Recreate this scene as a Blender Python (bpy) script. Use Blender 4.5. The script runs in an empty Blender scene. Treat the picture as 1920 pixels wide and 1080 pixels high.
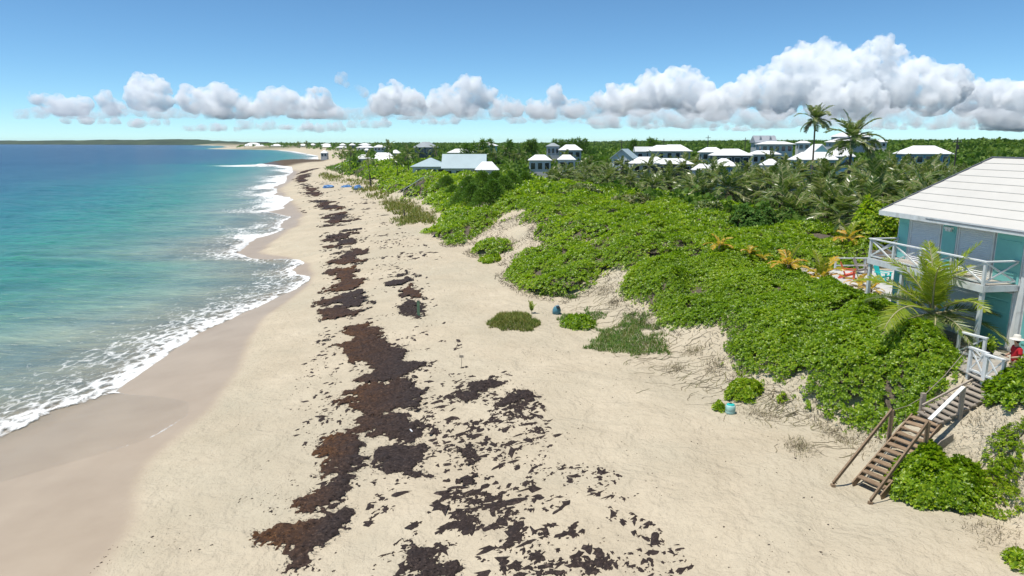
import bpy, math, random
import numpy as np
from mathutils import Vector, Matrix

# ------------------------------------------------------------------ camera, sky, sun
R = math.radians
scene = bpy.context.scene
F = 1321.0                       # focal length in pixels of a 1920 wide picture
CAM = (0.0, 0.0, 13.3)
PITCH = math.atan(274 / F)
cd = bpy.data.cameras.new('camera')
cam = bpy.data.objects.new('camera', cd)
scene.collection.objects.link(cam)
cd.sensor_width = 36.0
cd.lens = 36.0 * F / 1920.0
cd.clip_start = 0.1
cd.clip_end = 60000
cam.location = CAM
cam.rotation_euler = (math.pi / 2 - PITCH, 0, 0)
scene.camera = cam

SUN_EL, SUN_AZ = 72.0, -114.0     # azimuth measured from +y (view direction) towards +x
world = bpy.data.worlds.new('World')
scene.world = world
world.use_nodes = True
nt = world.node_tree
nt.nodes.clear()
w_out = nt.nodes.new('ShaderNodeOutputWorld')
w_bg = nt.nodes.new('ShaderNodeBackground')
w_sky = nt.nodes.new('ShaderNodeTexSky')
w_sky.sky_type = 'NISHITA'
w_sky.sun_disc = False
w_sky.sun_elevation = R(SUN_EL)
w_sky.sun_rotation = R(SUN_AZ)
w_sky.altitude = 0
w_sky.air_density = 0.6
w_sky.dust_density = 0.0
w_sky.ozone_density = 8.0
w_hs = nt.nodes.new('ShaderNodeHueSaturation')
w_hs.inputs['Saturation'].default_value = 1.02
w_hs.inputs['Value'].default_value = 1.15
w_bg.inputs['Strength'].default_value = 0.10
nt.links.new(w_sky.outputs[0], w_hs.inputs['Color'])
w_tint = nt.nodes.new('ShaderNodeMix')
w_tint.data_type = 'RGBA'
w_tint.blend_type = 'MULTIPLY'
w_tint.inputs[0].default_value = 1.0
w_tint.inputs[7].default_value = (0.93, 1.08, 0.98, 1)
nt.links.new(w_hs.outputs[0], w_tint.inputs[6])
nt.links.new(w_tint.outputs[2], w_bg.inputs[0])
nt.links.new(w_bg.outputs[0], w_out.inputs[0])

sl = bpy.data.lights.new('sun', 'SUN')
sl.energy = 4.2
sl.angle = R(0.5)
sl.color = (1.0, 0.955, 0.88)
sun = bpy.data.objects.new('sun', sl)
scene.collection.objects.link(sun)
sd = Vector((math.sin(R(SUN_AZ)) * math.cos(R(SUN_EL)), math.cos(R(SUN_AZ)) * math.cos(R(SUN_EL)), math.sin(R(SUN_EL))))
sun.rotation_euler = sd.to_track_quat('Z', 'Y').to_euler()
sun.location = (0, 0, 60)

scene.view_settings.view_transform = 'Standard'
scene.view_settings.look = 'None'
scene.view_settings.exposure = 0.35
scene.view_settings.gamma = 1.0
scene.render.engine = 'CYCLES'
cy = scene.cycles
cy.max_bounces = 24
cy.diffuse_bounces = 3
cy.glossy_bounces = 2
cy.transmission_bounces = 2
cy.transparent_max_bounces = 24
cy.volume_bounces = 22
cy.volume_step_rate = 1.0
cy.volume_max_steps = 256
cy.use_denoising = True
try:
    cy.denoiser = 'OPENIMAGEDENOISE'
except Exception:
    pass
cy.caustics_reflective = False
cy.caustics_refractive = False

# ------------------------------------------------------------------ helpers
col = scene.collection
rng = np.random.default_rng(7)
rnd = random.Random(11)


def tag(o, label=None, cat=None, group=None, kind=None):
    if label: o['label'] = label
    if cat: o['category'] = cat
    if group: o['group'] = group
    if kind: o['kind'] = kind
    return o


def empty(name, loc=(0, 0, 0), rz=0.0):
    o = bpy.data.objects.new(name, None)
    o.empty_display_size = 0.2
    o.location = loc
    o.rotation_euler = (0, 0, rz)
    col.objects.link(o)
    return o


def link(name, me, parent=None):
    o = bpy.data.objects.new(name, me)
    col.objects.link(o)
    if parent is not None:
        o.parent = parent
    return o


def np_mesh(name, V, T, mats, mi=None, smooth=False, attrs=None):
    """V (n,3); T list of index arrays (m,3) or (m,4)"""
    me = bpy.data.meshes.new(name)
    V = np.asarray(V, np.float32)
    Ts = T if isinstance(T, list) else [T]
    Ts = [np.asarray(t, np.int32) for t in Ts if len(t)]
    nl = sum(t.size for t in Ts)
    nf = sum(len(t) for t in Ts)
    me.vertices.add(len(V))
    me.vertices.foreach_set('co', V.ravel())
    me.loops.add(nl)
    me.loops.foreach_set('vertex_index', np.concatenate([t.ravel() for t in Ts]))
    me.polygons.add(nf)
    sizes = np.concatenate([np.full(len(t), t.shape[1], np.int32) for t in Ts])
    starts = np.concatenate([[0], np.cumsum(sizes)[:-1]]).astype(np.int32)
    me.polygons.foreach_set('loop_start', starts)
    if mi is not None:
        me.polygons.foreach_set('material_index', np.asarray(mi, np.int32))
    if smooth:
        me.polygons.foreach_set('use_smooth', np.ones(nf, bool))
    for m in (mats if isinstance(mats, (list, tuple)) else [mats]):
        me.materials.append(m)
    for k, a in (attrs or {}).items():
        at = me.attributes.new(k, 'FLOAT', 'POINT')
        at.data.foreach_set('value', np.asarray(a, np.float32).ravel())
    me.update(calc_edges=True)
    me.validate()
    return me


class MB:
    """collects boxes, bars, tubes, prisms; build() links them as one mesh object"""

    def __init__(s):
        s.v, s.f = [], []

    def add(s, vs, fs):
        n = len(s.v)
        s.v += [tuple(v) for v in vs]
        s.f += [tuple(i + n for i in f) for f in fs]
        return s

    def box(s, x0, y0, z0, x1, y1, z1):
        return s.add([(x0, y0, z0), (x1, y0, z0), (x1, y1, z0), (x0, y1, z0), (x0, y0, z1), (x1, y0, z1), (x1, y1, z1), (x0, y1, z1)],
                     [(0, 3, 2, 1), (4, 5, 6, 7), (0, 1, 5, 4), (1, 2, 6, 5), (2, 3, 7, 6), (3, 0, 4, 7)])

    def bar(s, a, b, w, h, up=(0, 0, 1)):
        a, b = Vector(a), Vector(b)
        d = (b - a).normalized()
        u = Vector(up)
        sx = d.cross(u)
        if sx.length < 1e-4:
            sx = d.cross(Vector((0, 1, 0)))
        sx.normalize()
        u = sx.cross(d).normalized()
        c = []
        for p in (a, b):
            for i, j in ((-1, -1), (1, -1), (1, 1), (-1, 1)):
                c.append(p + sx * (i * w / 2) + u * (j * h / 2))
        return s.add(c, [(0, 3, 2, 1), (4, 5, 6, 7), (0, 1, 5, 4), (1, 2, 6, 5), (2, 3, 7, 6), (3, 0, 4, 7)])

    def tube(s, pts, rad, n=7, cap=True):
        pts = [Vector(p) for p in pts]
        rings = []
        for i, p in enumerate(pts):
            d = (pts[min(i + 1, len(pts) - 1)] - pts[max(i - 1, 0)]).normalized()
            sx = d.cross(Vector((0, 0, 1)))
            if sx.length < 1e-3:
                sx = Vector((1, 0, 0))
            sx.normalize()
            sy = sx.cross(d).normalized()
            r = rad[i] if hasattr(rad, '__len__') else rad
            rings.append([p + sx * (r * math.cos(2 * math.pi * k / n)) + sy * (r * math.sin(2 * math.pi * k / n)) for k in range(n)])
        vs = [q for g in rings for q in g]
        fs = []
        for i in range(len(pts) - 1):
            for k in range(n):
                fs.append((i * n + k, i * n + (k + 1) % n, (i + 1) * n + (k + 1) % n, (i + 1) * n + k))
        if cap:
            fs.append(tuple(range(n))[::-1])
            fs.append(tuple((len(pts) - 1) * n + k for k in range(n)))
        return s.add(vs, fs)

    def lathe(s, prof, c=(0, 0, 0), n=20, sx=1, sy=1):
        vs = []
        for r, z in prof:
            for k in range(n):
                a = 2 * math.pi * k / n
                vs.append((c[0] + r * sx * math.cos(a), c[1] + r * sy * math.sin(a), c[2] + z))
        fs = []
        for i in range(len(prof) - 1):
            for k in range(n):
                fs.append((i * n + k, i * n + (k + 1) % n, (i + 1) * n + (k + 1) % n, (i + 1) * n + k))
        fs.append(tuple(range(n))[::-1])
        fs.append(tuple((len(prof) - 1) * n + k for k in range(n)))
        return s.add(vs, fs)

    def mesh(s, name, mat, smooth=False):
        me = bpy.data.meshes.new(name)
        me.from_pydata([tuple(v) for v in s.v], [], s.f)
        me.materials.append(mat)
        if smooth:
            me.polygons.foreach_set('use_smooth', [True] * len(me.polygons))
        me.update()
        return me

    def build(s, name, mat, parent=None, smooth=False):
        return link(name, s.mesh(name, mat, smooth), parent)


# numpy value noise -------------------------------------------------
def _hash(ix, iy, seed):
    h = (ix.astype(np.int64) * 374761393 + iy.astype(np.int64) * 668265263 + seed * 974711) & 0x7fffffff
    h = ((h ^ (h >> 13)) * 1274126177) & 0x7fffffff
    h = h ^ (h >> 16)
    return (h & 0xffff) / 65535.0


def vnoise(x, y, seed=0):
    x = np.asarray(x, float); y = np.asarray(y, float)
    ix = np.floor(x); iy = np.floor(y)
    fx = x - ix; fy = y - iy
    fx = fx * fx * (3 - 2 * fx); fy = fy * fy * (3 - 2 * fy)
    a = _hash(ix, iy, seed); b = _hash(ix + 1, iy, seed)
    c = _hash(ix, iy + 1, seed); d = _hash(ix + 1, iy + 1, seed)
    return (a * (1 - fx) + b * fx) * (1 - fy) + (c * (1 - fx) + d * fx) * fy


def fbm(x, y, seed=0, oct=4):
    t = 0.0; a = 0.5; n = 0.0
    for o in range(oct):
        t = t + a * vnoise(np.asarray(x) * 2 ** o + 17.3 * o, np.asarray(y) * 2 ** o - 9.1 * o, seed + o)
        n += a; a *= 0.5
    return t / n                                   # 0..1


def sstep(t):
    t = np.clip(t, 0, 1)
    return t * t * (3 - 2 * t)


# ------------------------------------------------------------------ materials
class NT:
    def __init__(s, name):
        s.m = bpy.data.materials.new(name)
        s.m.use_nodes = True
        s.t = s.m.node_tree
        s.t.nodes.clear()
        s.o = s.t.nodes.new('ShaderNodeOutputMaterial')

    def n(s, typ, **k):
        q = s.t.nodes.new('ShaderNode' + typ)
        for a, v in k.items():
            if a.startswith('i_'):
                q.inputs[a[2:].replace('_', ' ')].default_value = v
            elif a[0] == 'i' and a[1:].isdigit():
                q.inputs[int(a[1:])].default_value = v
            else:
                setattr(q, a, v)
        return q

    def l(s, a, b):
        s.t.links.new(a, b)

    def noise(s, scale, detail=4, rough=0.55, vec=None, dist=0.0):
        q = s.n('TexNoise')
        q.inputs['Scale'].default_value = scale
        q.inputs['Detail'].default_value = detail
        q.inputs['Roughness'].default_value = rough
        q.inputs['Distortion'].default_value = dist
        if vec is not None:
            s.l(vec, q.inputs['Vector'])
        return q.outputs['Fac']

    def ramp(s, fac, stops, interp='LINEAR'):
        q = s.n('ValToRGB')
        q.color_ramp.interpolation = interp
        e = q.color_ramp.elements
        while len(e) > 1:
            e.remove(e[-1])
        for i, (p, c) in enumerate(stops):
            k = e[0] if i == 0 else e.new(p)
            k.position = p
            k.color = (*c, 1) if len(c) == 3 else c
        s.l(fac, q.inputs[0])
        return q.outputs[0]

    def mix(s, fac, a, b, mode='MIX'):
        q = s.n('Mix', data_type='RGBA', blend_type=mode)
        for sock, v in ((q.inputs[0], fac), (q.inputs[6], a), (q.inputs[7], b)):
            if hasattr(v, 'node'):
                s.l(v, sock)
            elif isinstance(v, (int, float)):
                sock.default_value = v
            else:
                sock.default_value = (*v, 1)
        return q.outputs[2]

    def math(s, op, a, b=None, c=None, clamp=False):
        q = s.n('Math', operation=op)
        q.use_clamp = clamp
        for i, v in enumerate((a, b, c)):
            if v is None: continue
            if hasattr(v, 'node'):
                s.l(v, q.inputs[i])
            else:
                q.inputs[i].default_value = v
        return q.outputs[0]

    def bump(s, h, strength=0.4, dist=0.02):
        q = s.n('Bump')
        q.inputs['Strength'].default_value = strength
        q.inputs['Distance'].default_value = dist
        s.l(h, q.inputs['Height'])
        return q.outputs[0]

    def pos(s):
        return s.n('NewGeometry').outputs['Position']

    def attr(s, name):
        return s.n('Attribute', attribute_name=name).outputs['Fac']

    def bsdf(s, colr, rough=0.7, spec=0.3, normal=None, trans=0.0, trans_col=None, metal=0.0):
        p = s.n('BsdfPrincipled')
        for k, v in (('Base Color', colr), ('Roughness', rough)):
            if hasattr(v, 'node'):
                s.l(v, p.inputs[k])
            elif k == 'Base Color':
                p.inputs[k].default_value = (*v, 1)
            else:
                p.inputs[k].default_value = v
        p.inputs['Specular IOR Level'].default_value = spec
        p.inputs['Metallic'].default_value = metal
        if normal is not None:
            s.l(normal, p.inputs['Normal'])
        out = p.outputs[0]
        if trans > 0:
            t = s.n('BsdfTranslucent')
            c = trans_col if trans_col is not None else colr
            if hasattr(c, 'node'):
                s.l(c, t.inputs[0])
            else:
                t.inputs[0].default_value = (*c, 1)
            mx = s.n('MixShader', i0=trans)
            s.l(out, mx.inputs[1]); s.l(t.outputs[0], mx.inputs[2])
            out = mx.outputs[0]
        return out

    def done(s, sh):
        s.l(sh, s.o.inputs['Surface'])
        return s.m


def paint(name, c, rough=0.6, var=0.12, scale=3.0, spec=0.3, dirt=None, bump=0.0):
    q = NT(name)
    p = q.pos()
    n1 = q.noise(scale, 5, 0.6, p)
    lo = tuple(v * (1 - var) for v in c)
    hi = tuple(min(1, v * (1 + var * 0.6)) for v in c)
    k = q.ramp(n1, [(0.3, lo), (0.7, hi)])
    if dirt is not None:
        n2 = q.noise(scale * 0.6, 8, 0.7, p, 0.6)
        m = q.ramp(n2, [(0.52, (0, 0, 0)), (0.75, (1, 1, 1))])
        k = q.mix(m, k, dirt)
    nm = q.bump(q.noise(scale * 14, 4, 0.6, p), bump, 0.01) if bump else None
    return q.done(q.bsdf(k, rough, spec, nm))


def wood(name, a, b, scale=9.0, rough=0.8):
    q = NT(name)
    tc = q.n('TexCoord').outputs['Object']
    n = q.noise(scale, 6, 0.65, tc, 1.5)
    n2 = q.noise(scale * 7, 3, 0.6, tc)
    k = q.ramp(n, [(0.3, a), (0.7, b)])
    k = q.mix(0.25, k, q.ramp(n2, [(0.35, tuple(v * .5 for v in a)), (0.65, b)]))
    oi = q.n('ObjectInfo').outputs['Random']
    k = q.mix(1.0, k, q.ramp(oi, [(0, (0.78, 0.76, 0.74)), (1, (1.12, 1.1, 1.08))]), 'MULTIPLY')
    return q.done(q.bsdf(k, rough, 0.2, q.bump(n2, 0.3, 0.01)))


def leaf(name, stops, trans=0.3, rough=0.45, spec=0.4, nscale=0.35, rand=0.35, tc=1.5):
    """foliage: colour by a slow world-space noise plus a random per face island / object"""
    q = NT(name)
    p = q.pos()
    n = q.noise(nscale, 4, 0.6, p)
    isl = q.n('NewGeometry').outputs['Random Per Island']
    oi = q.n('ObjectInfo').outputs['Random']
    f = q.math('ADD', q.math('MULTIPLY', n, 1 - rand), q.math('MULTIPLY', isl, rand * 0.7))
    f = q.math('ADD', f, q.math('MULTIPLY', oi, rand * 0.3))
    k = q.ramp(f, stops)
    kt = q.mix(1.0, k, (tc, tc * 1.05, tc * 0.7), 'MULTIPLY')
    return q.done(q.bsdf(k, rough, spec, None, trans, kt))

# ------------------------------------------------------------------ the lie of the land
# shoreline (waterline at rest), wet-sand limit, foot of the dune: x at a given y
SH = [(-60, -22), (20, -22), (45, -22), (65, -20.5), (80, -28), (100, -35.5), (130, -41), (150, -49), (200, -68), (250, -79), (320, -98), (380, -116),
      (400, -136), (415, -142), (430, -128), (460, -124), (532, -142), (700, -187), (1000, -300), (1200, -390), (1340, -548), (1450, -585), (1650, -640), (2300, -905), (3200, -1400), (9000, -5000)]
DF = [(-60, 22), (10, 17.5), (18, 14.8), (22, 12.9), (26, 12.6), (29, 9.2), (34, 7.8), (45, 3.9), (52, 1.6), (58, -0.7), (70, -3.5), (80, -7.2), (91, -11), (112, -13.5),
      (126, -19), (135, -26), (190, -37), (220, -52), (257, -67), (292, -75), (330, -82), (400, -108), (460, -100), (532, -118), (700, -165), (1000, -275), (1200, -362), (1340, -515), (1450, -555), (1650, -612), (2300, -880), (3200, -1370), (9000, -4970)]
SHY, SHX = zip(*SH)
DFY, DFX = zip(*DF)
WET = [(0, -11.5), (18.6, -12.1), (22, -13), (26.4, -14.2), (33.7, -14.5), (38, -15.1), (46, -17.5), (54, -18.5), (62, -18.7), (68, -19.2), (74, -21.3), (80, -26), (86, -31), (100, -32.5), (109, -33.2), (130, -38), (150, -46), (200, -65), (250, -76), (320, -95), (400, -130), (9000, -4980)]
WTY, WTX = zip(*WET)


STAIR = [(11.8, 21.45, 2.2), (14.4, 23.0, 3.9), (16.95, 23.5, 5.05)]       # foot and head of the beach stairs, end of the plank walk


def ground(x, y):
    x = np.asarray(x, float); y = np.asarray(y, float)
    xs = np.interp(y, SHY, SHX)
    xd = np.interp(y, DFY, DFX) + (fbm(y / 6 + 3, y * 0 + 1.5, 3, 3) - .5) * 2.0
    t = np.clip((x - xs) / (xd - xs), 0, 1)
    z = 2.2 * (1 - (1 - t) ** 1.7)
    s = x - xd
    w = np.interp(y, [0, 24, 30, 60, 200, 400], [4.5, 4.6, 7.5, 9, 12, 16])
    r = np.interp(y, [0, 24, 34, 60, 120, 300], [3.2, 3.1, 2.9, 3.2, 3.6, 3.5])
    d = sstep(s / w) * 0.6 + 0.4 * np.clip(s / w, 0, 1)
    z = z + r * d
    z = z + d * (fbm(x / 7, y / 7, 21, 3) - 0.5) * 1.0 * sstep((s - 1) / 6)
    # gullies and hummocks on the dune face
    z = z + (fbm(x / 1.9, y / 1.9, 33, 3) - .5) * 0.55 * sstep(s / 2.0) * (1 - sstep((s - 7) / 6))
    # inland hills
    z = z + 4.5 * sstep((x - 110) / 150) * sstep((y - 110) / 190)
    z = z + 1.5 * sstep((y - 170) / 160) * sstep((s - 20) / 80) + 0.5 * sstep((y - 600) / 1500) * sstep((s - 20) / 120)
    z = z + (fbm(x / 55, y / 55, 5, 3) - .5) * 3.5 * sstep((s - 40) / 60) * sstep((y - 130) / 120)
    # level pad of the near house and its patio
    pad = sstep((x - 14.8) / 2.2) * sstep((34 - x) / 3) * sstep((y - 8) / 3) * sstep((47.5 - y) / 3) * sstep((x - 17.8 + (36 - y) * 0.25 + 2.2) / 2.2)
    z = z * (1 - pad) + 5.02 * pad
    # the stairs and the plank walk lie in a worn cut
    for (a, b, cl) in ((STAIR[0], STAIR[1], .42), (STAIR[1], STAIR[2], .17)):
        ex, ey = b[0] - a[0], b[1] - a[1]
        l2 = ex * ex + ey * ey
        tt = np.clip(((x - a[0]) * ex + (y - a[1]) * ey) / l2, 0, 1)
        lat = np.hypot(x - a[0] - tt * ex, y - a[1] - tt * ey)
        line = a[2] + (b[2] - a[2]) * tt - cl
        wgt = np.exp(-(lat / 1.0) ** 4)
        z = z * (1 - wgt) + np.maximum(line, 2.0) * wgt
    # beach unevenness
    b = sstep((x - xs - 7) / 8) * (1 - sstep(s / 3))
    z = z + b * ((fbm(x / 3.5, y / 3.5, 8, 3) - .5) * 0.22 + (fbm(x / .7, y / .7, 9, 3) - .5) * 0.09)
    # sea bed
    o = xs - x
    z = np.where(o > 0, -np.minimum(o * 0.055, 7) - 0.0, z)
    # rocky point
    rk = np.exp(-(((x + 128) / 22) ** 2 + ((y - 412) / 26) ** 2))
    z = z + rk * (1.9 + 1.6 * (fbm(x / 6, y / 6, 14, 4) - .5))
    return z


def g1(x, y):
    return float(ground(np.array([x]), np.array([y]))[0])


_T = np.concatenate([np.arange(12, 120, 0.05), np.geomspace(120, 3000, 1500)])


def P(px, py, up=0.0):
    """where the sight line through a picture point meets the ground"""
    u = (px - 960) / F; v = (py - 540) / F
    dx, dy, dz = u, math.cos(PITCH) - v * math.sin(PITCH), -math.sin(PITCH) - v * math.cos(PITCH)
    X, Y, Z = dx * _T, dy * _T, CAM[2] + dz * _T
    below = np.nonzero(Z < ground(X, Y) + up)[0]
    i = below[0] if len(below) else len(_T) - 1
    return float(X[i]), float(Y[i])


def at(px, py, Z):
    """picture point at a depth Z along the view axis -> world"""
    u = (px - 960) / F; v = (py - 540) / F
    return Vector((u * Z, (math.cos(PITCH) - v * math.sin(PITCH)) * Z, CAM[2] + (-math.sin(PITCH) - v * math.cos(PITCH)) * Z))


def axis(stops):
    out = []
    for (a, b, n) in stops:
        out += list(np.linspace(a, b, n, endpoint=False))
    return np.array(out + [stops[-1][1]])


# sand -----------------------------------------------------------------
q = NT('sand')
p = q.pos()
wet = q.attr('wet')
rock = q.attr('rock')
soil = q.attr('soil')
n1 = q.noise(0.35, 5, 0.6, p)
n2 = q.noise(2.2, 6, 0.65, p, 0.4)
n3 = q.noise(14, 3, 0.6, p)
dry = q.ramp(n1, [(0.3, (0.455, 0.385, 0.275)), (0.7, (0.56, 0.48, 0.352))])
dry = q.mix(q.ramp(q.noise(0.11, 4, 0.6, p, 0.5), [(0.42, (0, 0, 0)), (0.68, (.6, .6, .6))]), dry, (0.43, 0.39, 0.29))
dry = q.mix(q.ramp(n2, [(0.45, (0, 0, 0)), (0.75, (.5, .5, .5))]), dry, (0.43, 0.365, 0.265))
spk = q.ramp(q.noise(7, 6, 0.8, p, 0.8), [(0.625, (0, 0, 0)), (0.70, (1, 1, 1))])
spk = q.math('MULTIPLY', spk, q.attr('litter'))
dry = q.mix(spk, dry, (0.16, 0.11, 0.075))
wetc = q.ramp(n1, [(0.3, (0.345, 0.272, 0.195)), (0.7, (0.40, 0.322, 0.235))])
c = q.mix(wet, dry, wetc)
c = q.mix(rock, c, q.ramp(n2, [(0.35, (0.05, 0.037, 0.025)), (0.7, (0.17, 0.125, 0.08))]))
c = q.mix(soil, c, q.ramp(n2, [(0.35, (0.05, 0.06, 0.02)), (0.7, (0.13, 0.13, 0.05))]))
rough = q.math('SUBTRACT', 0.95, q.math('MULTIPLY', wet, 0.55))
hgt = q.math('ADD', q.math('ADD', q.noise(5.5, 5, 0.62, p), q.math('ADD', q.math('MULTIPLY', q.noise(1.7, 4, 0.6, p, 0.5), 1.8), q.math('MULTIPLY', q.noise(0.5, 3, 0.6, p, 0.6), 4.0))), q.math('MULTIPLY', n3, 0.25))
bm = q.n('Bump')
q.l(hgt, bm.inputs['Height'])
bm.inputs['Distance'].default_value = 0.14
q.l(q.math('MULTIPLY', q.math('SUBTRACT', 1.0, wet), 0.75), bm.inputs['Strength'])
pb = q.n('BsdfPrincipled')
q.l(c, pb.inputs['Base Color']); q.l(rough, pb.inputs['Roughness']); q.l(bm.outputs[0], pb.inputs['Normal'])
pb.inputs['Specular IOR Level'].default_value = 0.25
SAND = q.done(pb.outputs[0])

# ground sheet -----------------------------------------------------------
ys = axis([(-30, 12, 10), (12, 50, 170), (50, 100, 100), (100, 220, 80), (220, 480, 75), (480, 1200, 36), (1200, 3400, 18)])
xu = axis([(-3000, -400, 18), (-400, -150, 28), (-150, -60, 44), (-60, -30, 36), (-30, 28, 215), (28, 70, 36), (70, 200, 36), (200, 600, 26), (600, 3000, 14)])
GX, GY = np.meshgrid(xu, ys)
GZ = ground(GX, GY)
ny, nx = GX.shape
idx = np.arange(ny * nx).reshape(ny, nx)
quads = np.stack([idx[:-1, :-1], idx[:-1, 1:], idx[1:, 1:], idx[1:, :-1]], -1).reshape(-1, 4)
xw = np.interp(GY, WTY, WTX) + (fbm(GY / 5, GX * 0 + .5, 41, 2) - .5) * 1.2
wetA = 1 - sstep((GX - xw + 0.5) / 1.0)
xdA = np.interp(GY, DFY, DFX)
rockA = sstep((np.exp(-(((GX + 130) / 24) ** 2 + ((GY - 412) / 24) ** 2)) - .12) / .2)
soilA = sstep((GX - xdA - 9) / 8) * sstep((GY - 40 - (26 - GX) * 0.6) / 20)
lit = sstep((GX - xw - 4) / 8) * (0.45 + 0.55 * sstep((GX - xdA + 4) / 4)) * (0.35 + 1.3 * fbm(GX / 2.5, GY / 2.5, 44, 3))
gm = np_mesh('ground', np.stack([GX, GY, GZ], -1).reshape(-1, 3), quads, SAND, smooth=True,
             attrs={'wet': wetA, 'rock': rockA, 'soil': soilA, 'litter': lit})
tag(link('beach_ground', gm), kind='structure')

# sea --------------------------------------------------------------------
EDGE = [(-40, -27), (15, -25), (20, -24), (25.5, -20.3), (27.5, -17), (28.6, -15.7), (31, -15.2), (33, -15.8), (34.4, -18.2), (35.8, -21.4), (41, -21.8), (48.6, -22.3), (53.4, -21.4), (58, -20.5), (63, -19.7), (66, -19.1), (68, -19.8), (70, -21.7),
        (72.6, -23.2), (74.5, -22.3), (77, -23.4), (79, -25.8), (80.6, -30), (86, -34), (92, -35), (99, -36.2), (103, -34.4), (106, -34), (109, -36), (118, -38.6), (127, -39.4), (133, -44), (138, -48), (144, -46.5), (150, -48.5), (160, -49.5), (168, -53),
        (180, -60), (200, -66), (214, -72), (235, -74.5), (250, -79), (285, -90), (320, -98), (380, -117), (398, -137), (415, -146), (432, -130), (460, -126), (532, -144), (700, -189), (1000, -302), (1200, -392), (1340, -551), (1450, -588), (1650, -643), (2300, -910), (3200, -1405), (9000, -5005)]
EY, EX = zip(*EDGE)
FOAML = [(-40, -30), (20, -26.5), (27, -24.9), (30.5, -23.7), (33.7, -23.0), (35.8, -21.5)]
FLY, FLX = zip(*FOAML)
ys = axis([(14, 40, 200), (40, 100, 260), (100, 220, 120), (220, 480, 90), (480, 1200, 60), (1200, 4000, 40), (4000, 14000, 12)])
off = np.concatenate([np.linspace(0, 12, 56, endpoint=False), np.linspace(12, 60, 60, endpoint=False), np.geomspace(60, 12000, 50)])
OY, OO = np.meshgrid(ys, off, indexing='ij')
_yy = np.linspace(-40, 400, 4400)
_ee = np.interp(_yy, EY, EX)
_ee = np.convolve(np.pad(_ee, 12, mode='edge'), np.hanning(25) / np.hanning(25).sum(), 'valid')
EDG = np.where(OY < 398, np.interp(OY, _yy, _ee), np.interp(OY, EY, EX)) + (fbm(OY / 1.7, OY * 0 + 3, 61, 3) - .5) * 0.5 * np.clip(OY / 60, .5, 2)
SX = EDG - OO
gz = ground(SX, OY)
foamx = np.where(OY < 35.8, np.interp(OY, FLY, FLX), EDG)
foamx = np.minimum(foamx + (fbm(OY / 2.6, OY * 0 + 8, 71, 2) - .5) * 0.9, EDG)
offs = foamx - SX                        # distance seaward of the wave front, negative over the thin swash
sw = np.sin((SX * 0.94 + OY * 0.34) / 4.6 + 2.2 * fbm(SX / 22, OY / 22, 81, 2)) * 0.16 * np.clip(OO / 25, 0, 1) * np.clip(OY / 40, 0, 1)
chop = (fbm(SX / 1.6, OY / 1.6, 91, 3) - .5) * 0.22 * np.clip(OO / 10, 0.0, 1)
front = 0.10 * np.exp(-((offs - 1.1) / 0.9) ** 2) * sstep((offs + .5) / .8)
film = gz + 0.012 + 0.05 * np.clip(OO / 4, 0, 1)
SZ = np.maximum(0.0 + sw + chop, film) + front
SZ = np.where(OO < 1e-6, gz + 0.004, SZ)
ny, nx = SX.shape
idx = np.arange(ny * nx).reshape(ny, nx)
quads = np.stack([idx[:-1, :-1], idx[1:, :-1], idx[1:, 1:], idx[:-1, 1:]], -1).reshape(-1, 4)
foam = np.exp(-np.maximum(offs, 0) / np.interp(OY, [30, 50, 70], [2.3, 1.7, 1.3])) * sstep((offs + .35) / .45)
foam *= 0.55 + 0.6 * fbm(SX / 3, OY / 3, 95, 2)
foam += 0.40 * np.exp(-((offs - 3.4) / 2.2) ** 2) * fbm(SX / 5, OY / 5, 96, 2)
foam += 0.26 * np.exp(-((offs - 7) / 4.0) ** 2) * fbm(SX / 6, OY / 9, 97, 2)
far_surf = sstep((OY - 78) / 15) * (1 - sstep((OY - 420) / 60))
foam += far_surf * .75 * sstep((fbm(SX / 12, OY / 18, 98, 4) - .47) / .14) * np.exp(-np.maximum(offs - 1, 0) / (4 + OY * 0.018))
foam += 0.9 * np.exp(-(((SX + 152) / 16) ** 2 + ((OY - 408) / 16) ** 2)) + 0.8 * sstep((OY - 460) / 40) * np.exp(-OO / 9) * sstep((fbm(OY / 60, OY * 0, 99, 2) - .4) / .2)
edge_line = np.exp(-OO / 0.22) * (OY < 36) * 0.7 * fbm(OY / 1.5, OY * 0, 88, 2) * sstep((OY - 26) / 2)
foam = np.clip(foam + edge_line, 0, 1.5)
dep = offs
q = NT('sea_water')
p = q.pos()
of = q.attr('off')
fo = q.attr('foam')
mp = q.n('Mapping')
mp.inputs['Scale'].default_value = (0.55, 1.4, 1)
mp.inputs['Rotation'].default_value = (0, 0, R(18))
q.l(p, mp.inputs['Vector'])
wv = mp.outputs[0]
nz = q.noise(0.035, 4, 0.6, p)
ofn = q.math('ADD', of, q.math('MULTIPLY', q.math('SUBTRACT', nz, 0.5), q.math('MULTIPLY', of, 0.9)))
c = q.ramp(q.math('DIVIDE', ofn, 300.0), [(0.0, (0.33, 0.33, 0.255)), (0.03, (0.24, 0.30, 0.225)), (0.058, (0.125, 0.265, 0.19)), (0.09, (0.04, 0.225, 0.155)), (0.13, (0.014, 0.185, 0.15)), (0.19, (0.010, 0.145, 0.145)), (0.28, (0.006, 0.085, 0.125)), (0.5, (0.004, 0.050, 0.105)), (1.0, (0.003, 0.034, 0.085))])
dark = q.ramp(q.noise(0.16, 5, 0.62, wv, 0.4), [(0.36, (0.62, 0.70, 0.78)), (0.62, (1.12, 1.1, 1.08))])
c = q.mix(1.0, c, dark, 'MULTIPLY')
c = q.mix(1.0, c, q.ramp(q.noise(0.75, 5, 0.65, wv, 0.5), [(0.36, (0.80, 0.84, 0.87)), (0.62, (1.12, 1.1, 1.08))]), 'MULTIPLY')
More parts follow.
